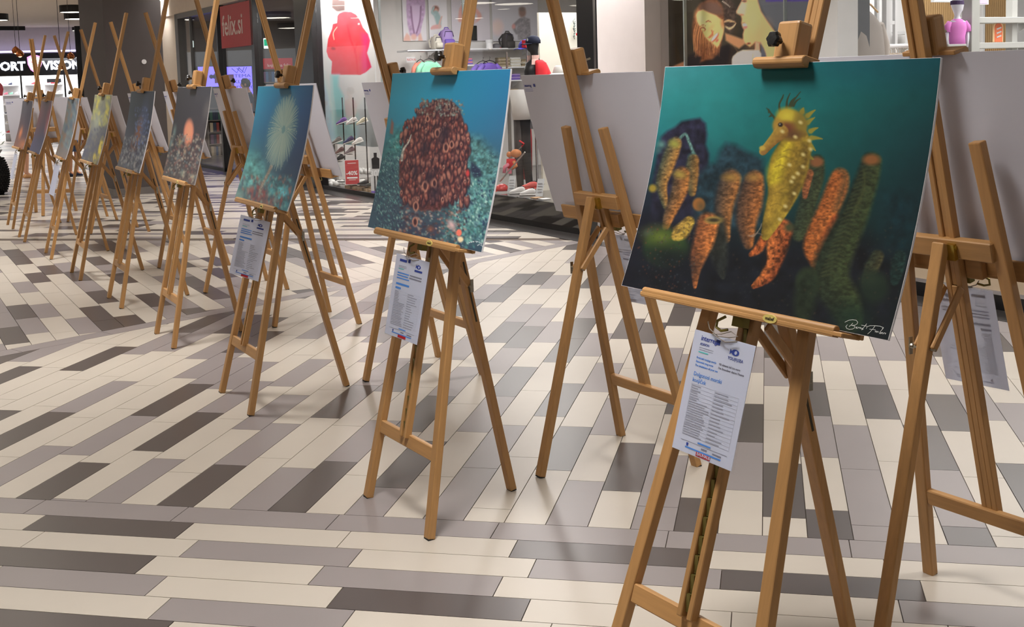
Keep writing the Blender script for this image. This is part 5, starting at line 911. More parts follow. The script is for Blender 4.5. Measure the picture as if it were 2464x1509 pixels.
# white partition, wreath and hat
a_ = fl(1297, 30, -5.0); b_ = fl(1396, 30, -5.0); r = empty('partition', FM((a_[0], -5.0, 0)), 'plain cream partition panel right of the capped mannequin', 'partition'); MB().box(((b_[0]-a_[0])/2+.1, .03, a_[2]/2), (b_[0]-a_[0]+.2, .04, a_[2])).build('panel', M('partition_cream', (226, 222, 208), .7), r)
p = fl(1383, 75, -5.05); r = empty('wall_decoration', FM((p[0], -5.03, p[2])), 'grey twig decoration with a red ball on the cream partition', 'decoration')
for k in range(7): MB().tube([(0, -.01, -.1+k*.03), (-.03+.01*(k % 3), -.03, -.06+k*.032), (.01, -.02, -.02+k*.03)], .006, 5).build('twig', M('twig_grey', (120, 130, 126), .8), r)
MB().ball((.035, -.04, -.04), (.028, .028, .022), 10, 6).build('red_ball', c_red, r)
p = fl(1349, 178, -6.2); r = empty('bucket_hat', FM((p[0], -6.2, p[2])), 'white bucket hat on a stand above the print back', 'hat'); MB().ovals([(0, 0, 0, .1, .1), (0, 0, .05, .085, .085), (0, 0, .085, .075, .075), (0, 0, .1, .05, .05)], 18).build('crown', c_wh, r, None, 0, True); MB().ovals([(0, 0, -.02, .15, .15), (0, 0, .005, .1, .1), (0, 0, .012, .1, .1), (0, 0, -.012, .155, .155)], 20, False).build('brim', c_wh, r, None, 0, True); MB().tube([(0, 0, -.9), (0, 0, 0)], .015, 8).build('stand', m_chrome, r)
# ---------------------------------------------------------------- shoes
facade()
def shoe(loc, rz, mu, ms, label, grp=None, sc=1., tilt=0.):
    r = empty('shoe', FM(loc, rz) @ Matrix.Rotation(tilt, 4, 'Y') @ Matrix.Scale(sc, 4), label, 'shoe', grp)
    if 'shoe_u' not in PC:
        PC['shoe_u'] = [(x, 0, z, a, b) for x, z, a, b in ((-.14, .028, .012, .012), (-.132, .036, .028, .018), (-.1, .042, .042, .026), (-.05, .05, .045, .034), (0, .064, .04, .046), (.04, .074, .036, .052), (.09, .078, .036, .056), (.125, .066, .03, .046), (.14, .056, .012, .03))]
    MB().ovals(PC['shoe_u'], 12, True, 'x', 2.3).build('upper', mu, r, None, 0, True)
    MB().ovals([(x, 0, .013, a, .013) for x, a in ((-.148, .014), (-.12, .042), (-.06, .05), (.0, .042), (.08, .042), (.13, .036), (.148, .012))], 12, True, 'x', 3.4).build('sole', ms, r, None, 0, True)
    MB().ovals([(.02, 0, .112, .001, .001), (.03, 0, .116, .016, .008), (.08, 0, .128, .02, .01), (.115, 0, .124, .014, .01), (.122, 0, .12, .001, .001)], 8, True, 'x').build('opening', M('shoe_inside', (40, 36, 40), .8), r)
    lm = MB(); [lm.box((-.045+k*.018, 0, .086+k*.008), (.006, .034, .006)) for k in range(4)]; lm.build('laces', m_white, r); return r
m_so = M('sole_white', (232, 230, 228), .6)
def sm(n, c): return M('shoe_'+n, c, .6, noise=.05)
r = empty('shoe_rack', FM(tuple(fl(852, 425, .95))[:2]+(.1,)), 'thin black pole rack with sneakers in front of the window poster', 'rack')
x0_ = fl(852, 425, .95)[0]
for X in (826, 852, 880): xx = fl(X, 300, .3)[0]; MB().box((xx-x0_, -.65, .62), (.014, .014, 1.24)).build('pole', m_black, r); MB().box((xx-x0_, -.65, 0.0), (.16, .2, .012)).build('base', m_black, r)
for (X, Y, c, n) in ((823, 294, (120, 90, 160), 'purple'), (847, 293, (230, 228, 226), 'white'), (872, 294, (230, 222, 196), 'cream'), (811, 341, (110, 106, 104), 'grey'), (840, 340, (52, 60, 110), 'navy'), (861, 342, (234, 232, 228), 'bright white'), (818, 366, (96, 30, 36), 'dark red'), (842, 366, (130, 110, 120), 'mauve'), (817, 384, (44, 44, 46), 'black')):
    p = fl(X, Y, .28); shoe((p[0], .28, p[2]-.02), 1.1, sm(n.replace(' ', '_'), c), m_so, '%s sneaker on the black pole rack' % n, sc=.62, tilt=-.32); MB().box((p[0]-x0_, .26-.95, p[2]-.03-.1), (.12, .08, .006)).build('ledge', m_black, r)
# plinths
m_plinth = M('plinth_dark', (70, 66, 64), .2, coat=.4); m_wood2 = M('pallet_wood', (150, 126, 96), .7, noise=.2)
a_, b_ = XS['b0']-1.9, XS['b0']
pl_ = tag(MB().box(((b_-a_)/2, .45, .13), (b_-a_, .8, .26)).build('display_plinth', m_plinth, None, FM((a_, .08, .005)), .004), 'low dark glossy display plinth behind the glass at the right end', 'plinth')
fbox('trim_40', a_-2.0, XS['b0'], -.012, .028, .06, .285, M('black_glass', (14, 15, 14), .06, spec=.8))
PZ = .267
def onpl(X, t): return fl(X, 400, t)[0]
r = empty('pallet', FM((onpl(872, .25), .25, .0)), 'low slatted wooden pallet with shoes inside the window', 'pallet')
for k in range(7): MB().box((0, .06+k*.09, .07), (1.25, .075, .02)).build('slat', m_wood2, r)
for k in range(9): MB().box((-.56+k*.14, .0, .035), (.06, .08, .05)).build('block', m_wood2, r)
rd = M('sale_red', (190, 50, 54), .5)
p = fl(842, 440, .16); r = empty('sale_card', FM((p[0], .2, .09)) @ Matrix.Rotation(1.17, 4, 'Z') @ Matrix.Rotation(-.12, 4, 'X'), 'red sale card with white percentage leaning in the window', 'sign'); MB().box((0, .003, .18), (.21, .004, .36)).build('card', m_white, r); MB().box((0, 0, .18), (.195, .003, .345)).build('red_face', rd, r); text('-40%', .082, m_white, r, Matrix.Translation((-.088, -.0025, .14)) @ XZ, bold=.002); MB().box((0, -.002, .1), (.15, .002, .022)).build('white_bar', m_white, r); MB().box((0, -.002, .31), (.12, .002, .008)).build('text_line', m_white, r); MB().box((0, -.002, .07), (.1, .002, .006)).build('text_line', m_white, r)
for k, (X, c, n) in enumerate(((846, (200, 60, 50), 'orange red'), (858, (228, 226, 222), 'pale grey'), (872, (40, 40, 42), 'black and red'), (886, (60, 66, 60), 'dark green'))): shoe((onpl(X, .3), .3+.04*(k % 2), .082), 1.0+.3*(k % 2), sm(n.replace(' ', '_'), c), m_so, '%s sneaker lying on the pallet' % n, sc=.6)
for (X, t_, w_, z_, lb) in ((800, .3, .5, .0, 'white fluffy rug at the left end of the window'), (876, .9, .55, .12, 'white fluffy pile behind the pallet')):
    mb = MB(); [mb.ball((random.uniform(-w_/2, w_/2), random.uniform(-.12, .12), .03+random.uniform(0, .03)), (.05, .04, .035), 6, 4) for _ in range(34)]; tag(mb.build('fluffy_rug', c_wh, None, FM((onpl(X, t_), t_, z_+.01)), 0, True), lb, 'rug', None, 'stuff')
p = onpl(904, .2); r = empty('sale_poster', FM((p, .2, .005), 1.1), 'narrow white standing poster with a black figure and a thirty', 'poster'); MB().box((0, 0, .33), (.15, .006, .66)).build('card', M('card_grey', (206, 206, 206), .6), r); MB().ovals([(0, -.004, .36, .05, .002), (0, -.004, .5, .055, .002), (0, -.004, .52, .02, .002), (0, -.004, .58, .022, .002)], 10).build('figure_print', m_manb, r); text('30%', .11, m_white, r, Matrix.Translation((-.085, -.008, .26)) @ XZ, bold=.002); [MB().box((s*.02, -.004, .14), (.02, .002, .24)).build('figure_print', m_manb, r) for s in (-1, 1)]; MB().box((0, -.004, .03), (.15, .002, .05)).build('purple_bar', c_pur, r)
# things on the right plinth, seen between two prints
for X, c, n, t_, rz in ((1243, (236, 234, 232), 'left white', .3, 1.1), (1268, (236, 234, 232), 'right white', .28, .9)): shoe((onpl(X, t_), t_, PZ), rz, sm('bright', c), m_so, '%s sneaker on the dark plinth' % n, sc=.62)
shoe((onpl(1272, .5), .5, PZ+.03), .9, sm('coral', (226, 96, 90)), sm('coral_sole', (226, 110, 100)), 'coral red sneaker behind the white sneakers', sc=.7)
p = onpl(1206, .35); r = empty('cap', FM((p, .35, PZ), 1.0), 'glossy red cap on the dark plinth beside the print edge', 'cap'); cap_mesh(.075, c_red).build('crown', M('gloss_red', (216, 60, 60), .25), r, None, 0, True)
for X, n in ((1228, 'left of the white sneakers'), (1296, 'right of the white sneakers')):
    r = empty('price_stand', FM((onpl(X, .3), .3, PZ+.001), 1.0), 'white slanted card stand '+n, 'sign'); MB().prism([(-.045, 0, 0), (.035, 0, 0), (.06, .04, .19), (-.015, .04, .19)], (0, .006, 0)).build('card', M('card_white', (206, 210, 212), .5), r); MB().prism([(0, .1, 0), (.03, .1, 0), (.035, .045, .17), (.01, .045, .17)], (0, .005, 0)).build('prop', m_grey, r); [MB().box((.005+.002*k, .003+.006*k, .05+.03*k), (.05, .003, .006)).build('text_line', M('tag_grey', (150, 150, 155), .6), r) for k in range(4)]
m_skin2 = M('doll_tan', (214, 140, 90), .7)
p = fl(1232, 405, .45); r = empty('toy_figure', FM((p[0], .45, p[2]), 1.0), 'tan plush figure in a red and pink outfit leaning in the window', 'toy')
MB().ovals([(0, 0, 0, .05, .04), (0, 0, .05, .065, .05), (-.01, 0, .11, .05, .04)], 12).build('body', c_red, r, None, 0, True); MB().ball((.05, 0, .17), (.065, .055, .05), 12, 8).build('head', m_skin2, r, None, 0, True); MB().ball((-.03, 0, .16), (.03, .03, .035), 8, 6).build('ear', m_skin2, r); MB().tube([(.02, -.03, .08), (.05, -.05, .03), (.0, -.05, .0)], [.02, .022, .018], 8).build('arm', m_skin2, r, None, 0, True); MB().tube([(-.03, -.02, .05), (-.08, -.03, .02), (-.09, -.03, -.05)], [.025, .022, .02], 8).build('arm', c_pk, r, None, 0, True); MB().box((-.03, .0, -.03), (.05, .05, .06)).build('skirt', c_pk, r)
z_ = fl(1203, 437, .3); q_ = fl(1263, 366, .3); tag(MB().bar((0, 0, 0), (q_[0]-z_[0], 0, q_[2]-z_[2]), .012, .012).build('ski_pole', M('pole_silver', (190, 186, 180), .35, 1.), None, FM((z_[0], .3, z_[2]))), 'thin silver ski pole crossing below the plush figure', 'pole')
z_ = fl(1218, 395, .6); q_ = fl(1256, 352, .6); r = tag(MB().bar((0, 0, 0), (q_[0]-z_[0], 0, q_[2]-z_[2]), .012, .012).build('ski_pole', M('pole_silver'), None, FM((z_[0], .6, z_[2]))), 'thin silver ski pole with a red tip behind the plush figure', 'pole'); MB().tube([(q_[0]-z_[0], 0, q_[2]-z_[2]), (q_[0]-z_[0]+.05, 0, q_[2]-z_[2]+.03), (q_[0]-z_[0]-.05, 0, q_[2]-z_[2]+.06)], .01, 6).build('red_grip', c_red, r)
for X, lb in ((1227, 'left'), (1231, 'right')): tag(MB().box((0, 0, .8), (.018, .018, 1.6)).build('rack_post', M('steel_post', (150, 146, 140), .35, .8), None, FM((onpl(X, .8+(X-1227)*.1), .8+(X-1227)*.1, .27 if X == 1227 else .006))), '%s of the two steel posts rising behind the plush figure' % lb, 'post')
p = onpl(1270, .8); r = empty('mannequin', FM((p, .75, PZ), 1.0), 'lower body of a mannequin in a white top and black trousers beside the print back', 'mannequin')
MB().ovals([(.06, 0, 0, .04, .05), (.03, 0, .35, .055, .06), (.0, 0, .72, .085, .08), (0, 0, .86, .1, .09)], 14).build('trouser_leg', c_blk, r, None, 0, True); MB().ovals([(-.05, 0, .0, .04, .05), (-.06, 0, .35, .05, .06), (-.03, 0, .8, .08, .08)], 14).build('trouser_leg', c_ch, r, None, 0, True); MB().ovals([(0, 0, .8, .12, .1), (-.01, 0, .95, .12, .1), (-.02, 0, 1.15, .13, .1)], 14).build('white_top', c_wh, r, None, 0, True)
p = onpl(1257, 1.1); tag(MB().ovals([(0, 0, .3, .12, .05), (0, 0, .8, .14, .06), (-.02, 0, 1.2, .12, .05), (0, 0, 1.3, .05, .03)], 14).build('hanging_coat', cloth('cloth_wine', (150, 24, 34)), None, FM((p, 1.15, .0)), 0, True), 'dark red coat hanging behind the mannequin legs', 'coat')
p = fl(1242, 312, .9); tag(MB().box((0, .1, .05), (.12, .2, .1)).build('shoe_box', M('box_grey', (90, 90, 92), .6), None, FM((p[0], .95, p[2])), .004), 'small grey box behind the steel posts', 'box')
for k, X in enumerate((1283, 1296)): tag(MB().box((0, .1, .004), (.16, .1, .008)).build('insole', [M('insole_tan', (190, 150, 110), .7), c_wh][k], None, FM((onpl(X, .15), .1, PZ))), ('tan' if k == 0 else 'white')+' insole lying flat at the front of the plinth', 'insole')
# ---------------------------------------------------------------- right shop, behind the last print back
side(X3); m_slat = M('slat_oak', (196, 160, 112), .55, noise=.12, nscale=14, stretch=(9, 9, .6)); m_sh = M('shelf_grey', (178, 178, 174), .5)
for x0, x1, lb in ((2188, 2312, 'left'), (2342, 2432, 'right')):
    a_ = fl(x0, 5, -.04); b_ = fl(x1, 5, -.04); W_ = b_[0]-a_[0]; r = empty('slatted_panel', FM((a_[0], -.04, 0)), 'oak slatted wall panel, %s of the mannequin in the pink shirt' % lb, 'panel'); MB().box((W_/2, .03, 1.5), (W_, .012, 2.9)).build('backing', M('slat_back', (120, 90, 60), .7), r); n = int(W_/.033); sl = cached('slat', lambda: MB().box((0, 0, 1.5), (.022, .022, 2.88)).mesh('slat', m_slat))
    for k in range(n): link('slat', sl, r, Matrix.Translation((.016+k*W_/n, .012, 0)))
def post(x, t, z0, z1, w_, label, mat=None):
    p = fl(x, 60, t); return tag(MB().box((0, 0, (z1-z0)/2), (w_, w_, z1-z0)).build('post', mat or m_white2, None, FM((p[0], t, z0)), .003), label, 'post')
post(2015, -2.6, .005, 2.95, .2, 'broad white post beside the dark end of the poster window'); post(2132, -1.6, .005, 2.95, .05, 'thin white post right of the hanging grey coat'); post(2186, -.3, .005, 2.95, .05, 'perforated white post at the left edge of the slatted wall')
post(2336, -2.2, .005, 2.95, .1, 'grey white shelf upright right of the pink mannequin', m_sh); post(2434, -1.9, .005, 2.95, .07, 'pale upright near the right edge of the picture', m_sh); post(2364, -.12, .005, 2.95, .04, 'thin white shelf strip on the oak slats')
def rshelf(x0, x1, y0, t, label, th=.05):
    a_ = fl(x0, y0, t); b_ = fl(x1, y0, t); r = empty('shelf', FM((a_[0], t, a_[2]-th)), label, 'shelf'); W_ = b_[0]-a_[0]; MB().box((W_/2, .08, th/2), (W_, .16, th)).build('board', m_sh, r, None, .003); [MB().prism([(x, .02, 0), (x, .15, 0), (x, .15, -.08)], (.012, 0, 0)).build('bracket', m_sh, r) for x in (.06, W_-.08)]; return r
rshelf(2342, 2500, 41, -2.0, 'upper pale shelf at the top right'); rshelf(2342, 2500, 103, -2.0, 'lower pale shelf just above the print back')
# mannequin in the pink shirt
p = fl(2303, 106, -2.2); r = empty('mannequin', FM((p[0], -2.2, p[2]), -.35) @ Matrix.Scale(.82, 4), 'white mannequin with a dark headband and a short pink shirt', 'mannequin'); m_mw = M('mannequin_white', (226, 226, 236), .35); c_pink = cloth('cloth_pink_bright', (222, 130, 206))
MB().ovals([(0, 0, 0, .075, .05), (0, 0, .08, .075, .05), (0, 0, .16, .09, .055), (0, 0, .22, .085, .05), (0, 0, .245, .035, .03), (.0, 0, .275, .026, .026), (.0, 0, .3, .03, .034), (.005, 0, .33, .048, .05), (.0, 0, .38, .062, .062), (-.003, 0, .42, .058, .06), (-.005, 0, .45, .03, .03)], 18).build('body', m_mw, r, None, 0, True)
MB().ovals([(0, 0, -.005, .086, .06), (0, 0, .07, .08, .056), (0, 0, .15, .098, .066), (0, 0, .205, .094, .06), (0, 0, .24, .05, .04), (0, 0, .246, .04, .034)], 18).build('shirt', c_pink, r, None, 0, True)
for s in (-1, 1): MB().tube([(s*.075, 0, .21), (s*.105, 0, .17), (s*.11, 0, .12)], [.032, .034, .036], 10).build('sleeve', c_pink, r, None, 0, True); MB().tube([(s*.108, 0, .14), (s*.112, 0, .05), (s*.1, -.01, -.03)], [.02, .018, .014], 8).build('arm', m_mw, r, None, 0, True)
MB().ovals([(-.002, 0, .385, .067, .067), (-.003, 0, .425, .063, .064)], 18).build('headband', M('headband', (70, 50, 90), .7), r)
rshelf(2282, 2326, 106.5, -2.28, 'small white ledge under the pink mannequin', .02)
p = fl(2402, 101, -1.9); r = empty('arched_sign', FM((p[0], -1.9, p[2])), 'orange arched sign with pale lettering on the right shelf', 'sign'); m_or = M('sign_orange', (240, 130, 90), .5)
MB().prism([(-.065, 0, 0)]+[(.065*math.cos(PI-k*PI/12), 0, .12+.06*math.sin(k*PI/12)) for k in range(13)]+[(.065, 0, 0)], (0, .01, 0)).build('panel', M('sign_cream', (250, 210, 160), .5), r); MB().prism([(-.05, -.004, 0)]+[(.05*math.cos(PI-k*PI/12), -.004, .115+.048*math.sin(k*PI/12)) for k in range(13)]+[(.05, -.004, 0)], (0, .004, 0)).build('orange_face', m_or, r); [MB().bar((-.03, -.007, .04+k*.035), (.03, -.007, .055+k*.035), .003, .012, (0, 1, 0)).build('scribble', m_white2, r) for k in range(3)]
# grey coat on a hanger, rail with many hangers
p = fl(2078, 22, -2.2); r = empty('hanging_coat', FM((p[0], -2.2, p[2]), .2), 'large grey beige coat on a hanger by the broad white post', 'coat')
MB().ovals([(0, 0, -.02, .06, .04), (0, 0, -.06, .13, .06), (0, 0, -.14, .22, .08), (0, 0, -.3, .24, .09), (0, 0, -.8, .25, .1)], 20, True, 'z', 2.5).build('body', cloth('cloth_stone', (150, 142, 136)), r, None, 0, True)
for s in (-1, 1): MB().tube([(s*.18, 0, -.12), (s*.25, 0, -.28), (s*.26, 0, -.75)], [.06, .065, .05], 10).build('sleeve', cloth('cloth_stone2', (176, 166, 158)), r, None, 0, True)
hanger(MB()).build('hanger', m_slat, r)
a_ = fl(2052, 113, -1.8); b_ = fl(2226, 113, -1.8); W_ = b_[0]-a_[0]; r = empty('clothes_rail', FM((a_[0], -1.8, a_[2])), 'long white clothes rail crowded with pale hangers', 'rail'); MB().tube([(0, 0, 0), (W_, 0, 0)], .018, 8).build('rail_bar', m_white, r); [MB().box((x, 0, -a_[2]/2), (.03, .03, a_[2]-.01)).build('rail_leg', m_white, r) for x in (0, W_)]
hm_ = hanger(MB(), .17, -.12).mesh('hanger_hook', M('hanger_wood', (214, 200, 180), .5)); cm_ = {}
for k in range(26):
    x = .08+k*(W_-.14)/26; r = empty('clothes_hanger', FM((a_[0]+x, -1.8, a_[2]), PI/2+random.uniform(-.2, .2)), 'pale wooden hanger with a garment on the crowded white rail', 'hanger', 'garments on the crowded rail'); link('hanger_hook', hm_, r)
    c = [c_wh, c_navy, c_lil, c_cr, c_ch, c_pk][(k*7) % 6]; link('garment', cm_.setdefault(c.name, MB().ovals([(0, 0, -.07, .04, .012), (0, 0, -.14, .17, .02), (0, 0, -.3, .19, .022), (0, 0, -.7, .19, .026)], 12, True, 'z', 2.5).mesh('garment', c, 0, True)), r)
p = fl(2210, 80, -.25); a_ = fl(2188, 78, -.3); b_ = fl(2222, 78, -.3); tag(MB().box(((b_[0]-a_[0])/2, .12, 0), (b_[0]-a_[0], .24, .03)).build('wall_shelf', m_white2, None, FM((a_[0], -.3, a_[2]))), 'short white shelf on the oak slats beside the easel mast', 'shelf')
for k, (c, n) in enumerate(((c_pur, 'violet'), (c_wh, 'white'), (c_navy, 'navy'))): q = fl(2200+k*9, 104, -.4); tag(MB().ovals([(0, 0, 0, .03, .03), (0, 0, .06, .034, .034), (0, 0, .1, .016, .016)], 12).build('bottle', c, None, FM((q[0], -.4, q[2]))), 'small %s bottle on the shelf below the oak slats' % n, 'bottle')
rshelf(2184, 2236, 104.5, -.6, 'low white shelf with small bottles on the oak slats', .02)
for x0, x1, y0, y1, t, c, lb in ((2250, 2328, -14, 3, -1.2, (230, 246, 255), 'glowing white light box at the top of the right shop'), (2340, 2377, -20, 8, -1.9, (196, 150, 210), 'small purple and white picture above the upper shelf')):
    a_ = fl(x0, y0, t); b_ = fl(x1, y1, t); r = empty('light_box', FM(((a_[0]+b_[0])/2, t, b_[2])), lb, 'light'); MB().box((0, .02, (a_[2]-b_[2])/2), (b_[0]-a_[0]+.02, .04, a_[2]-b_[2]+.02)).build('casing', m_white2, r); MB().box((0, -.003, (a_[2]-b_[2])/2), (b_[0]-a_[0], .006, a_[2]-b_[2])).build('panel', M('box_%d' % x0, c, .5, emis=1., noise=.3 if x0 > 2300 else 0), r)
a_ = fl(2110, 2, -1.5); r = empty('ladder_frame', FM((a_[0], -1.5, 1.2)), 'white ladder shaped display frame beside the thin post', 'frame'); MB().box((0, 0, .7), (.03, .03, 1.6)).build('upright', m_white2, r); MB().box((.22, 0, .7), (.03, .03, 1.6)).build('upright', m_white2, r); [MB().box((.11, 0, .1+k*.32), (.2, .025, .03)).build('rung', m_white2, r) for k in range(5)]
facade()
# dark inner end behind the poster window
fbox('wall_poster_side', XS['pE']+.02, XS['pE']+.06, .1, .5, .25, 3.0, M('side_grey', (70, 72, 76), .5))
# ---------------------------------------------------------------- the far sports shop
rd_ = ray(100, 200); v_ = np.array([rd_[0], rd_[1], 0.]); v_ /= np.linalg.norm(v_); G0 = CAM*np.array([1, 1, 0])+v_*40.; frame(G0, np.array([v_[1], -v_[0], 0.]), v_)
m_sblk = M('sign_black', (12, 12, 18), .4); m_let = M('letter_light', (235, 240, 255), .5, emis=2.4)
a_ = fl(-150, 132, 0); b_ = fl(194, 179, 0); r = empty('shop_sign', FM((a_[0], 0, b_[2])), 'long black shop sign with glowing white capitals and a shield', 'sign'); W_, H_ = b_[0]-a_[0], a_[2]-b_[2]
MB().box((W_/2, .1, H_/2), (W_, .2, H_)).build('panel', m_sblk, r)
def gx(x): return fl(x, 160, 0)[0]-a_[0]
text('SPORT', .36, m_let, r, Matrix.Translation((gx(61), -.02, H_*.26)) @ XZ, ext=.02, align='RIGHT', bold=.014, sx=.98); t_ = text('VISION', .36, m_let, r, Matrix.Translation((gx(103), -.02, H_*.26)) @ XZ, ext=.02, bold=.014, sx=.98)
sc_ = gx(84); sh = lambda q, y: [(sc_+q*x, y, H_*.5+q*z) for x, z in ((-.21, .22), (-.1, .27), (0, .29), (.1, .27), (.21, .22), (.2, 0), (.13, -.17), (0, -.28), (-.13, -.17), (-.2, 0))]
MB().prism(sh(1., -.03), (0, .03, 0)).build('shield_rim', M('shield_pink', (240, 150, 220), .5, emis=1.6), r); MB().prism(sh(.78, -.045), (0, .02, 0)).build('shield_face', m_let, r); MB().tube([(sc_-.1, -.06, H_*.5+.08), (sc_+.02, -.06, H_*.5+.0), (sc_+.1, -.06, H_*.5-.03)], .014, 6).build('shield_mark', M('shield_red', (220, 60, 90), .5, emis=.8), r)
z1_ = b_[2]
tag(MB().box((W_/2-1, .5, z1_+H_+.6), (W_+4, .6, 1.2)).build('wall_far_top', M('far_bulkhead', (236, 230, 230), .8), None, FM((a_[0], 0, 0))), kind=ST)
tag(MB().box((W_/2, -.04, z1_+H_+.05), (W_+1, .06, .05)).build('light_strip', M('strip_lilac', (214, 205, 255), .5, emis=2.2), None, FM((a_[0], 0, 0))), 'glowing lilac light strip along the top of the far black sign', 'light')
tag(MB().box((0, 0, CEIL/2), (.26, .4, CEIL)).build('pillar_far', m_black, None, FM((fl(198, 200, -.4)[0], -.4, 0))), kind=ST)
tag(MB().box((W_/2, 3.2, 1.3), (W_+3, .1, 2.6)).build('wall_far_back', m_white2, None, FM((a_[0], 0, 0))), kind=ST); tag(MB().box((W_/2+4, 2, 1.7), (.4, 4, 3.4)).build('wall_far_right', m_cream, None, FM((a_[0], 0, 0))), kind=ST)
for x0, x1, lb in ((4, 46, 'left of the shield'), (60, 98, 'below the shield'), (107, 152, 'below the word ending the sign')):
    p0_ = fl(x0, 210, 1.); p1_ = fl(x1, 210, 1.); w_ = p1_[0]-p0_[0]; r = empty('display_shelf', FM((p0_[0], 1., 0)), 'bright display shelf in the far sports shop, '+lb, 'shelf'); MB().box((w_/2, .4, .9), (w_, .03, 1.8)).build('back_panel', m_white2, r)
    for k in range(6): MB().box((w_/2, .2, .25+k*.3), (w_, .36, .03)).build('board', m_white, r)
    for k in range(6):
        x = .04
        while x < w_-.1: c = random.choice([c_wh, c_wh, c_pk, c_navy, c_red, c_mint, c_cr, c_ch]); tag(link('display_shoe', cached('ds'+c.name, lambda: MB().ovals([(-.06, 0, .02, .02, .015), (-.02, 0, .03, .025, .025), (.05, 0, .045, .022, .042), (.06, 0, .04, .01, .03)], 8, True, 'x').mesh('display_shoe', c, 0, True)), None, FM((p0_[0]+x+.06, 1.14, .265+k*.3))), 'tiny shoe on the far shelf '+lb, 'shoe', 'shoes on the far shelf '+lb); x += .15
p = fl(130, 194, .6); tag(MB().box((0, 0, 0), (.42, .03, .12)).build("hanging_board", M('board_dark', (60, 60, 66), .6), None, FM((p[0], .6, p[2]))), 'small dark hanging board inside the far sports shop', 'sign')
p = fl(0, 215, .3); tag(MB().ovals([(0, 0, 0, .06, .002), (0, 0, .2, .1, .002), (0, 0, .34, .07, .002), (0, 0, .4, .02, .002)], 14).build('red_white_sticker', c_red, None, FM((p[0], .3, p[2]-.2))), 'red round sticker on the far shop glass at the left edge', 'sticker')
for x0, x1 in ((-150, 49), (52, 105), (158, 190)): q0 = fl(x0, 200, -.0)[0]; q1 = fl(x1, 200, 0)[0]; tag(MB().box(((q1-q0)/2, 0, 1.05), (q1-q0, .012, 2.1)).build('window_%d' % (30+x0//50), m_glass, None, FM((q0, .02, 0))), kind=ST)
for n, x in enumerate((51, 156)): q = fl(x, 200, 0)[0]; tag(MB().box((0, 0, 1.1), (.05, .06, 2.2)).build('trim_%d' % (50+n), m_black, None, FM((q, 0, 0))), kind=ST)
facade()
# ---------------------------------------------------------------- planter at the left edge
pp_ = onfloor(-22, 468); r = empty('planter', Matrix.Translation((pp_[0], pp_[1], 0)), 'large black knobbly round planter cut by the left edge', 'planter'); mb = MB()
mb.ovals([(0, 0, 0, .19, .19), (0, 0, .1, .25, .25), (0, 0, .3, .285, .285), (0, 0, .48, .25, .25), (0, 0, .58, .18, .18)], 26, True).build('body', M('planter_black', (20, 18, 18), .7), r, None, 0, True)
kb = MB()
for j in range(16):
    for i in range(34): z = .04+j*.034; R_ = .19+.098*math.sin(PI*min(1, (z+.06)/.68)); a = 2*PI*(i+.5*(j % 2))/34; kb.ball((R_*math.cos(a), R_*math.sin(a), z), .014, 5, 3)
tag(kb.build('bumps', M('planter_black'), r), kind='stuff'); MB().ovals([(0, 0, .57, .1, .1), (0, 0, .62, .17, .17), (0, 0, .68, .21, .21), (0, 0, .685, .19, .19)], 24).build('bowl', M('bowl_grey', (196, 196, 204), .4), r, None, 0, True)
lf = MB()
for k in range(260):
    a = random.uniform(0, 2*PI); h = random.uniform(.66, 1.12); R_ = random.uniform(.02, .24)*(1.1-.3*abs(h-.85)/.25); c = Vector((R_*math.cos(a), R_*math.sin(a), h)); d = Vector((math.cos(a), math.sin(a), random.uniform(-.3, .9))).normalized(); s_ = d.cross(Vector((0, 0, 1))).normalized()*.018; L = random.uniform(.06, .11); lf.add([c-s_*.3, c+d*L*.5-s_, c+d*L, c+d*L*.5+s_], [(0, 1, 2, 3)])
tag(lf.build('foliage', M('leaf_green', (52, 96, 40), .5, noise=.3), r), kind='stuff')
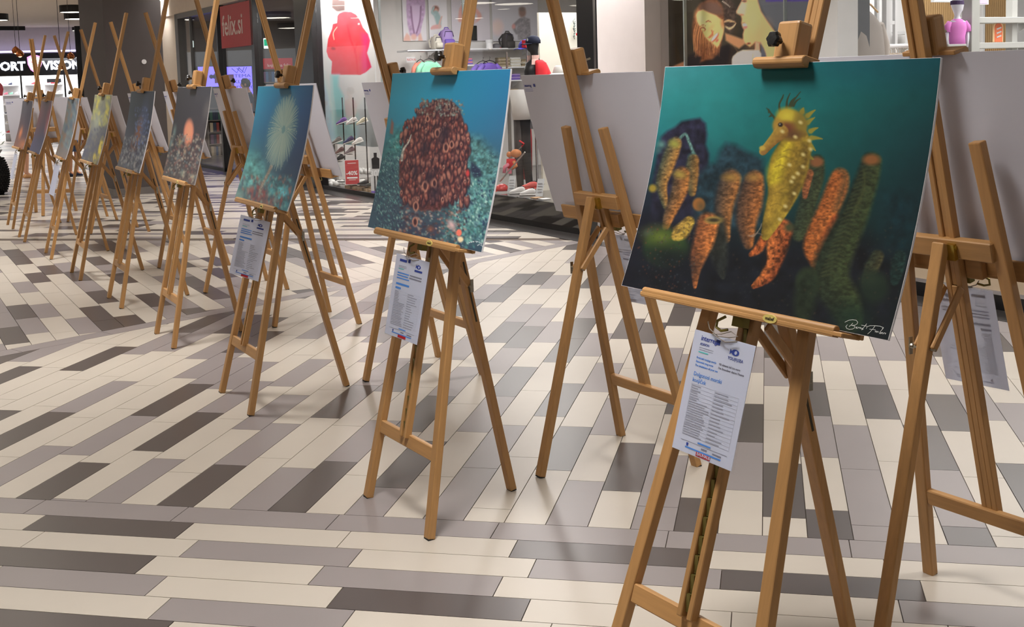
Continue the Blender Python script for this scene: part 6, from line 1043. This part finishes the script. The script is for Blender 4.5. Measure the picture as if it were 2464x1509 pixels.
# ---------------------------------------------------------------- people
def skin(name, verts, edges, rad, mat, parent, levels=1):
    me = bpy.data.meshes.new(name); me.from_pydata(verts, edges, []); o = bpy.data.objects.new(name, me); COL.objects.link(o); m = o.modifiers.new('s', 'SKIN'); m.use_smooth_shade = True
    for k, v in enumerate(me.skin_vertices[0].data): r = rad[k]; v.radius = r if isinstance(r, tuple) else (r, r); v.use_root = (k == 0)
    o.modifiers.new('u', 'SUBSURF').levels = levels; dg = bpy.context.evaluated_depsgraph_get(); me2 = bpy.data.meshes.new_from_object(o.evaluated_get(dg)); bpy.data.objects.remove(o); bpy.data.meshes.remove(me)
    me2.name = name; me2.materials.clear(); me2.materials.append(mat); o = link(name, me2, parent); return o
def person(loc, rz, H, label, skinc, topc, botc, hairc, shoec, shorts=True, bend=0., longhair=False):
    k = H/1.7; root = empty('person', Matrix.Translation(loc) @ Matrix.Rotation(rz, 4, 'Z') @ Matrix.Scale(k, 4), label, 'person'); ms = skinc
    V = [(0, 0, .93), (0, -bend*.3, 1.15), (0, -bend*.7, 1.36), (0, -bend, 1.47), (0, -bend*1.3, 1.54), (0, -bend*1.5-.01, 1.61), (0, -bend*1.55, 1.68)]; E_ = [(i, i+1) for i in range(6)]; Rr = [(.14, .1), (.12, .09), (.15, .09), (.05, .05), (.06, .07), (.078, .09), (.06, .07)]
    V.append((0, -bend*1.5-.1, 1.585)); E_.append((5, 7)); Rr.append(.012)
    for s in (-1, 1):
        b = len(V); V += [(s*.1, 0, .86), (s*.1, .0, .48+.0), (s*.1, .02, .1), (s*.1, -.1, .035)]; E_ += [(0, b), (b, b+1), (b+1, b+2), (b+2, b+3)]; Rr += [.085, .055, .038, .032]
        b = len(V); V += [(s*.19, -bend*.8, 1.37), (s*.24, -bend*.8+.02, 1.1), (s*.24, -bend-.06, .86), (s*.238, -bend-.085, .8)]; E_ += [(2, b), (b, b+1), (b+1, b+2), (b+2, b+3)]; Rr += [.05, .038, .026, (.02, .032)]
        for q in range(4): c = len(V); y_ = -bend-.105+q*.018; L = (.07, .08, .085, .075)[q]; V += [(s*.238, y_, .765), (s*.232, y_-.008, .765-L*.5), (s*.224, y_-.004, .765-L)]; E_ += [(b+3, c), (c, c+1), (c+1, c+2)]; Rr += [.009, .008, .007]
        c = len(V); V += [(s*.232, -bend-.125, .785), (s*.224, -bend-.14, .75)]; E_ += [(b+3, c), (c, c+1)]; Rr += [.01, .008]
    skin('body', V, E_, Rr, ms, root)
    TV = [(0, 0, .88), (0, -bend*.3, 1.15), (0, -bend*.7, 1.36), (0, -bend*.9, 1.44)]; TE = [(0, 1), (1, 2), (2, 3)]; TR = [(.17, .125), (.15, .115), (.175, .115), (.08, .07)]
    for s in (-1, 1): b = len(TV); TV += [(s*.19, -bend*.8, 1.375), (s*.235, -bend*.8+.01, 1.2)]; TE += [(2, b), (b, b+1)]; TR += [.07, .06]
    skin('shirt', TV, TE, TR, topc, root)
    zb = .52 if shorts else .1; BV = [(0, 0, .95)]; BE = []; BR_ = [(.165, .125)]
    for s in (-1, 1): b = len(BV); BV += [(s*.1, 0, .84), (s*.1, 0, .6 if shorts else .48), (s*.1, .01, zb)]; BE += [(0, b), (b, b+1), (b+1, b+2)]; BR_ += [.105, .09 if shorts else .075, .085 if shorts else .065]
    skin('shorts' if shorts else 'trousers', BV, BE, BR_, botc, root)
    MB().ovals([(0, -bend*1.5+.03, 1.56, .075, .07), (0, -bend*1.5+.02, 1.62, .088, .095), (0, -bend*1.5+.01, 1.69, .082, .09), (0, -bend*1.5, 1.735, .04, .045)]+([] if not longhair else []), 16).build('hair', hairc, root, None, 0, True)
    for s in (-1, 1):
        MB().ovals([(s*.1, -.15, .03, .01, .01), (s*.1, -.12, .035, .035, .03), (s*.1, -.03, .045, .042, .045), (s*.1, .04, .05, .038, .05), (s*.1, .07, .04, .01, .03)][0:0] or [(s*.1, -.03, .0, .042, .11), (s*.1, -.03, .03, .044, .112), (s*.1, -.01, .065, .036, .07), (s*.1, .01, .08, .03, .04)], 12).build('shoe', shoec, root, None, 0, True)
        MB().ball((s*.03, -bend*1.5-.088, 1.615), (.01, .006, .007), 8, 5).build('eye', m_black, root); MB().ball((s*.085, -bend*1.5+.0, 1.6), (.012, .02, .03), 8, 5).build('ear', ms, root)
    MB().ball((0, -bend*1.5-.09, 1.55), (.022, .006, .006), 8, 5).build('mouth', M('lip', (170, 90, 84), .5), root)
    return root
sk1 = M('skin_light', (214, 160, 128), .5); sk2 = M('skin_tan', (190, 136, 104), .5); hr = M('hair_dark', (34, 26, 22), .6)
q = onfloor(66, 428); person((q[0], q[1], 0), 2.3, 1.42, 'person in shorts standing behind the farthest easels, bare legs visible', sk1, cloth('cloth_rose', (210, 80, 110)), c_ch, hr, M('sandal_tan', (190, 140, 90), .7))
q = onfloor(180, 424); person((q[0], q[1], 0), 1.4, 1.4, 'person with bare legs and dark shoes behind the blue grey print', sk2, c_wh, cloth('cloth_denim', (80, 96, 130)), hr, c_navy)
side(X2+3.4); q = fl(606, 205, 0); q = FM((q[0], 0, 0)).translation; facade(); person((q[0], q[1], 0), -1.1, 1.66, 'dark haired person in a navy shirt looking down inside the bookshop', sk2, c_navy, c_ch, hr, c_blk, False, .09)
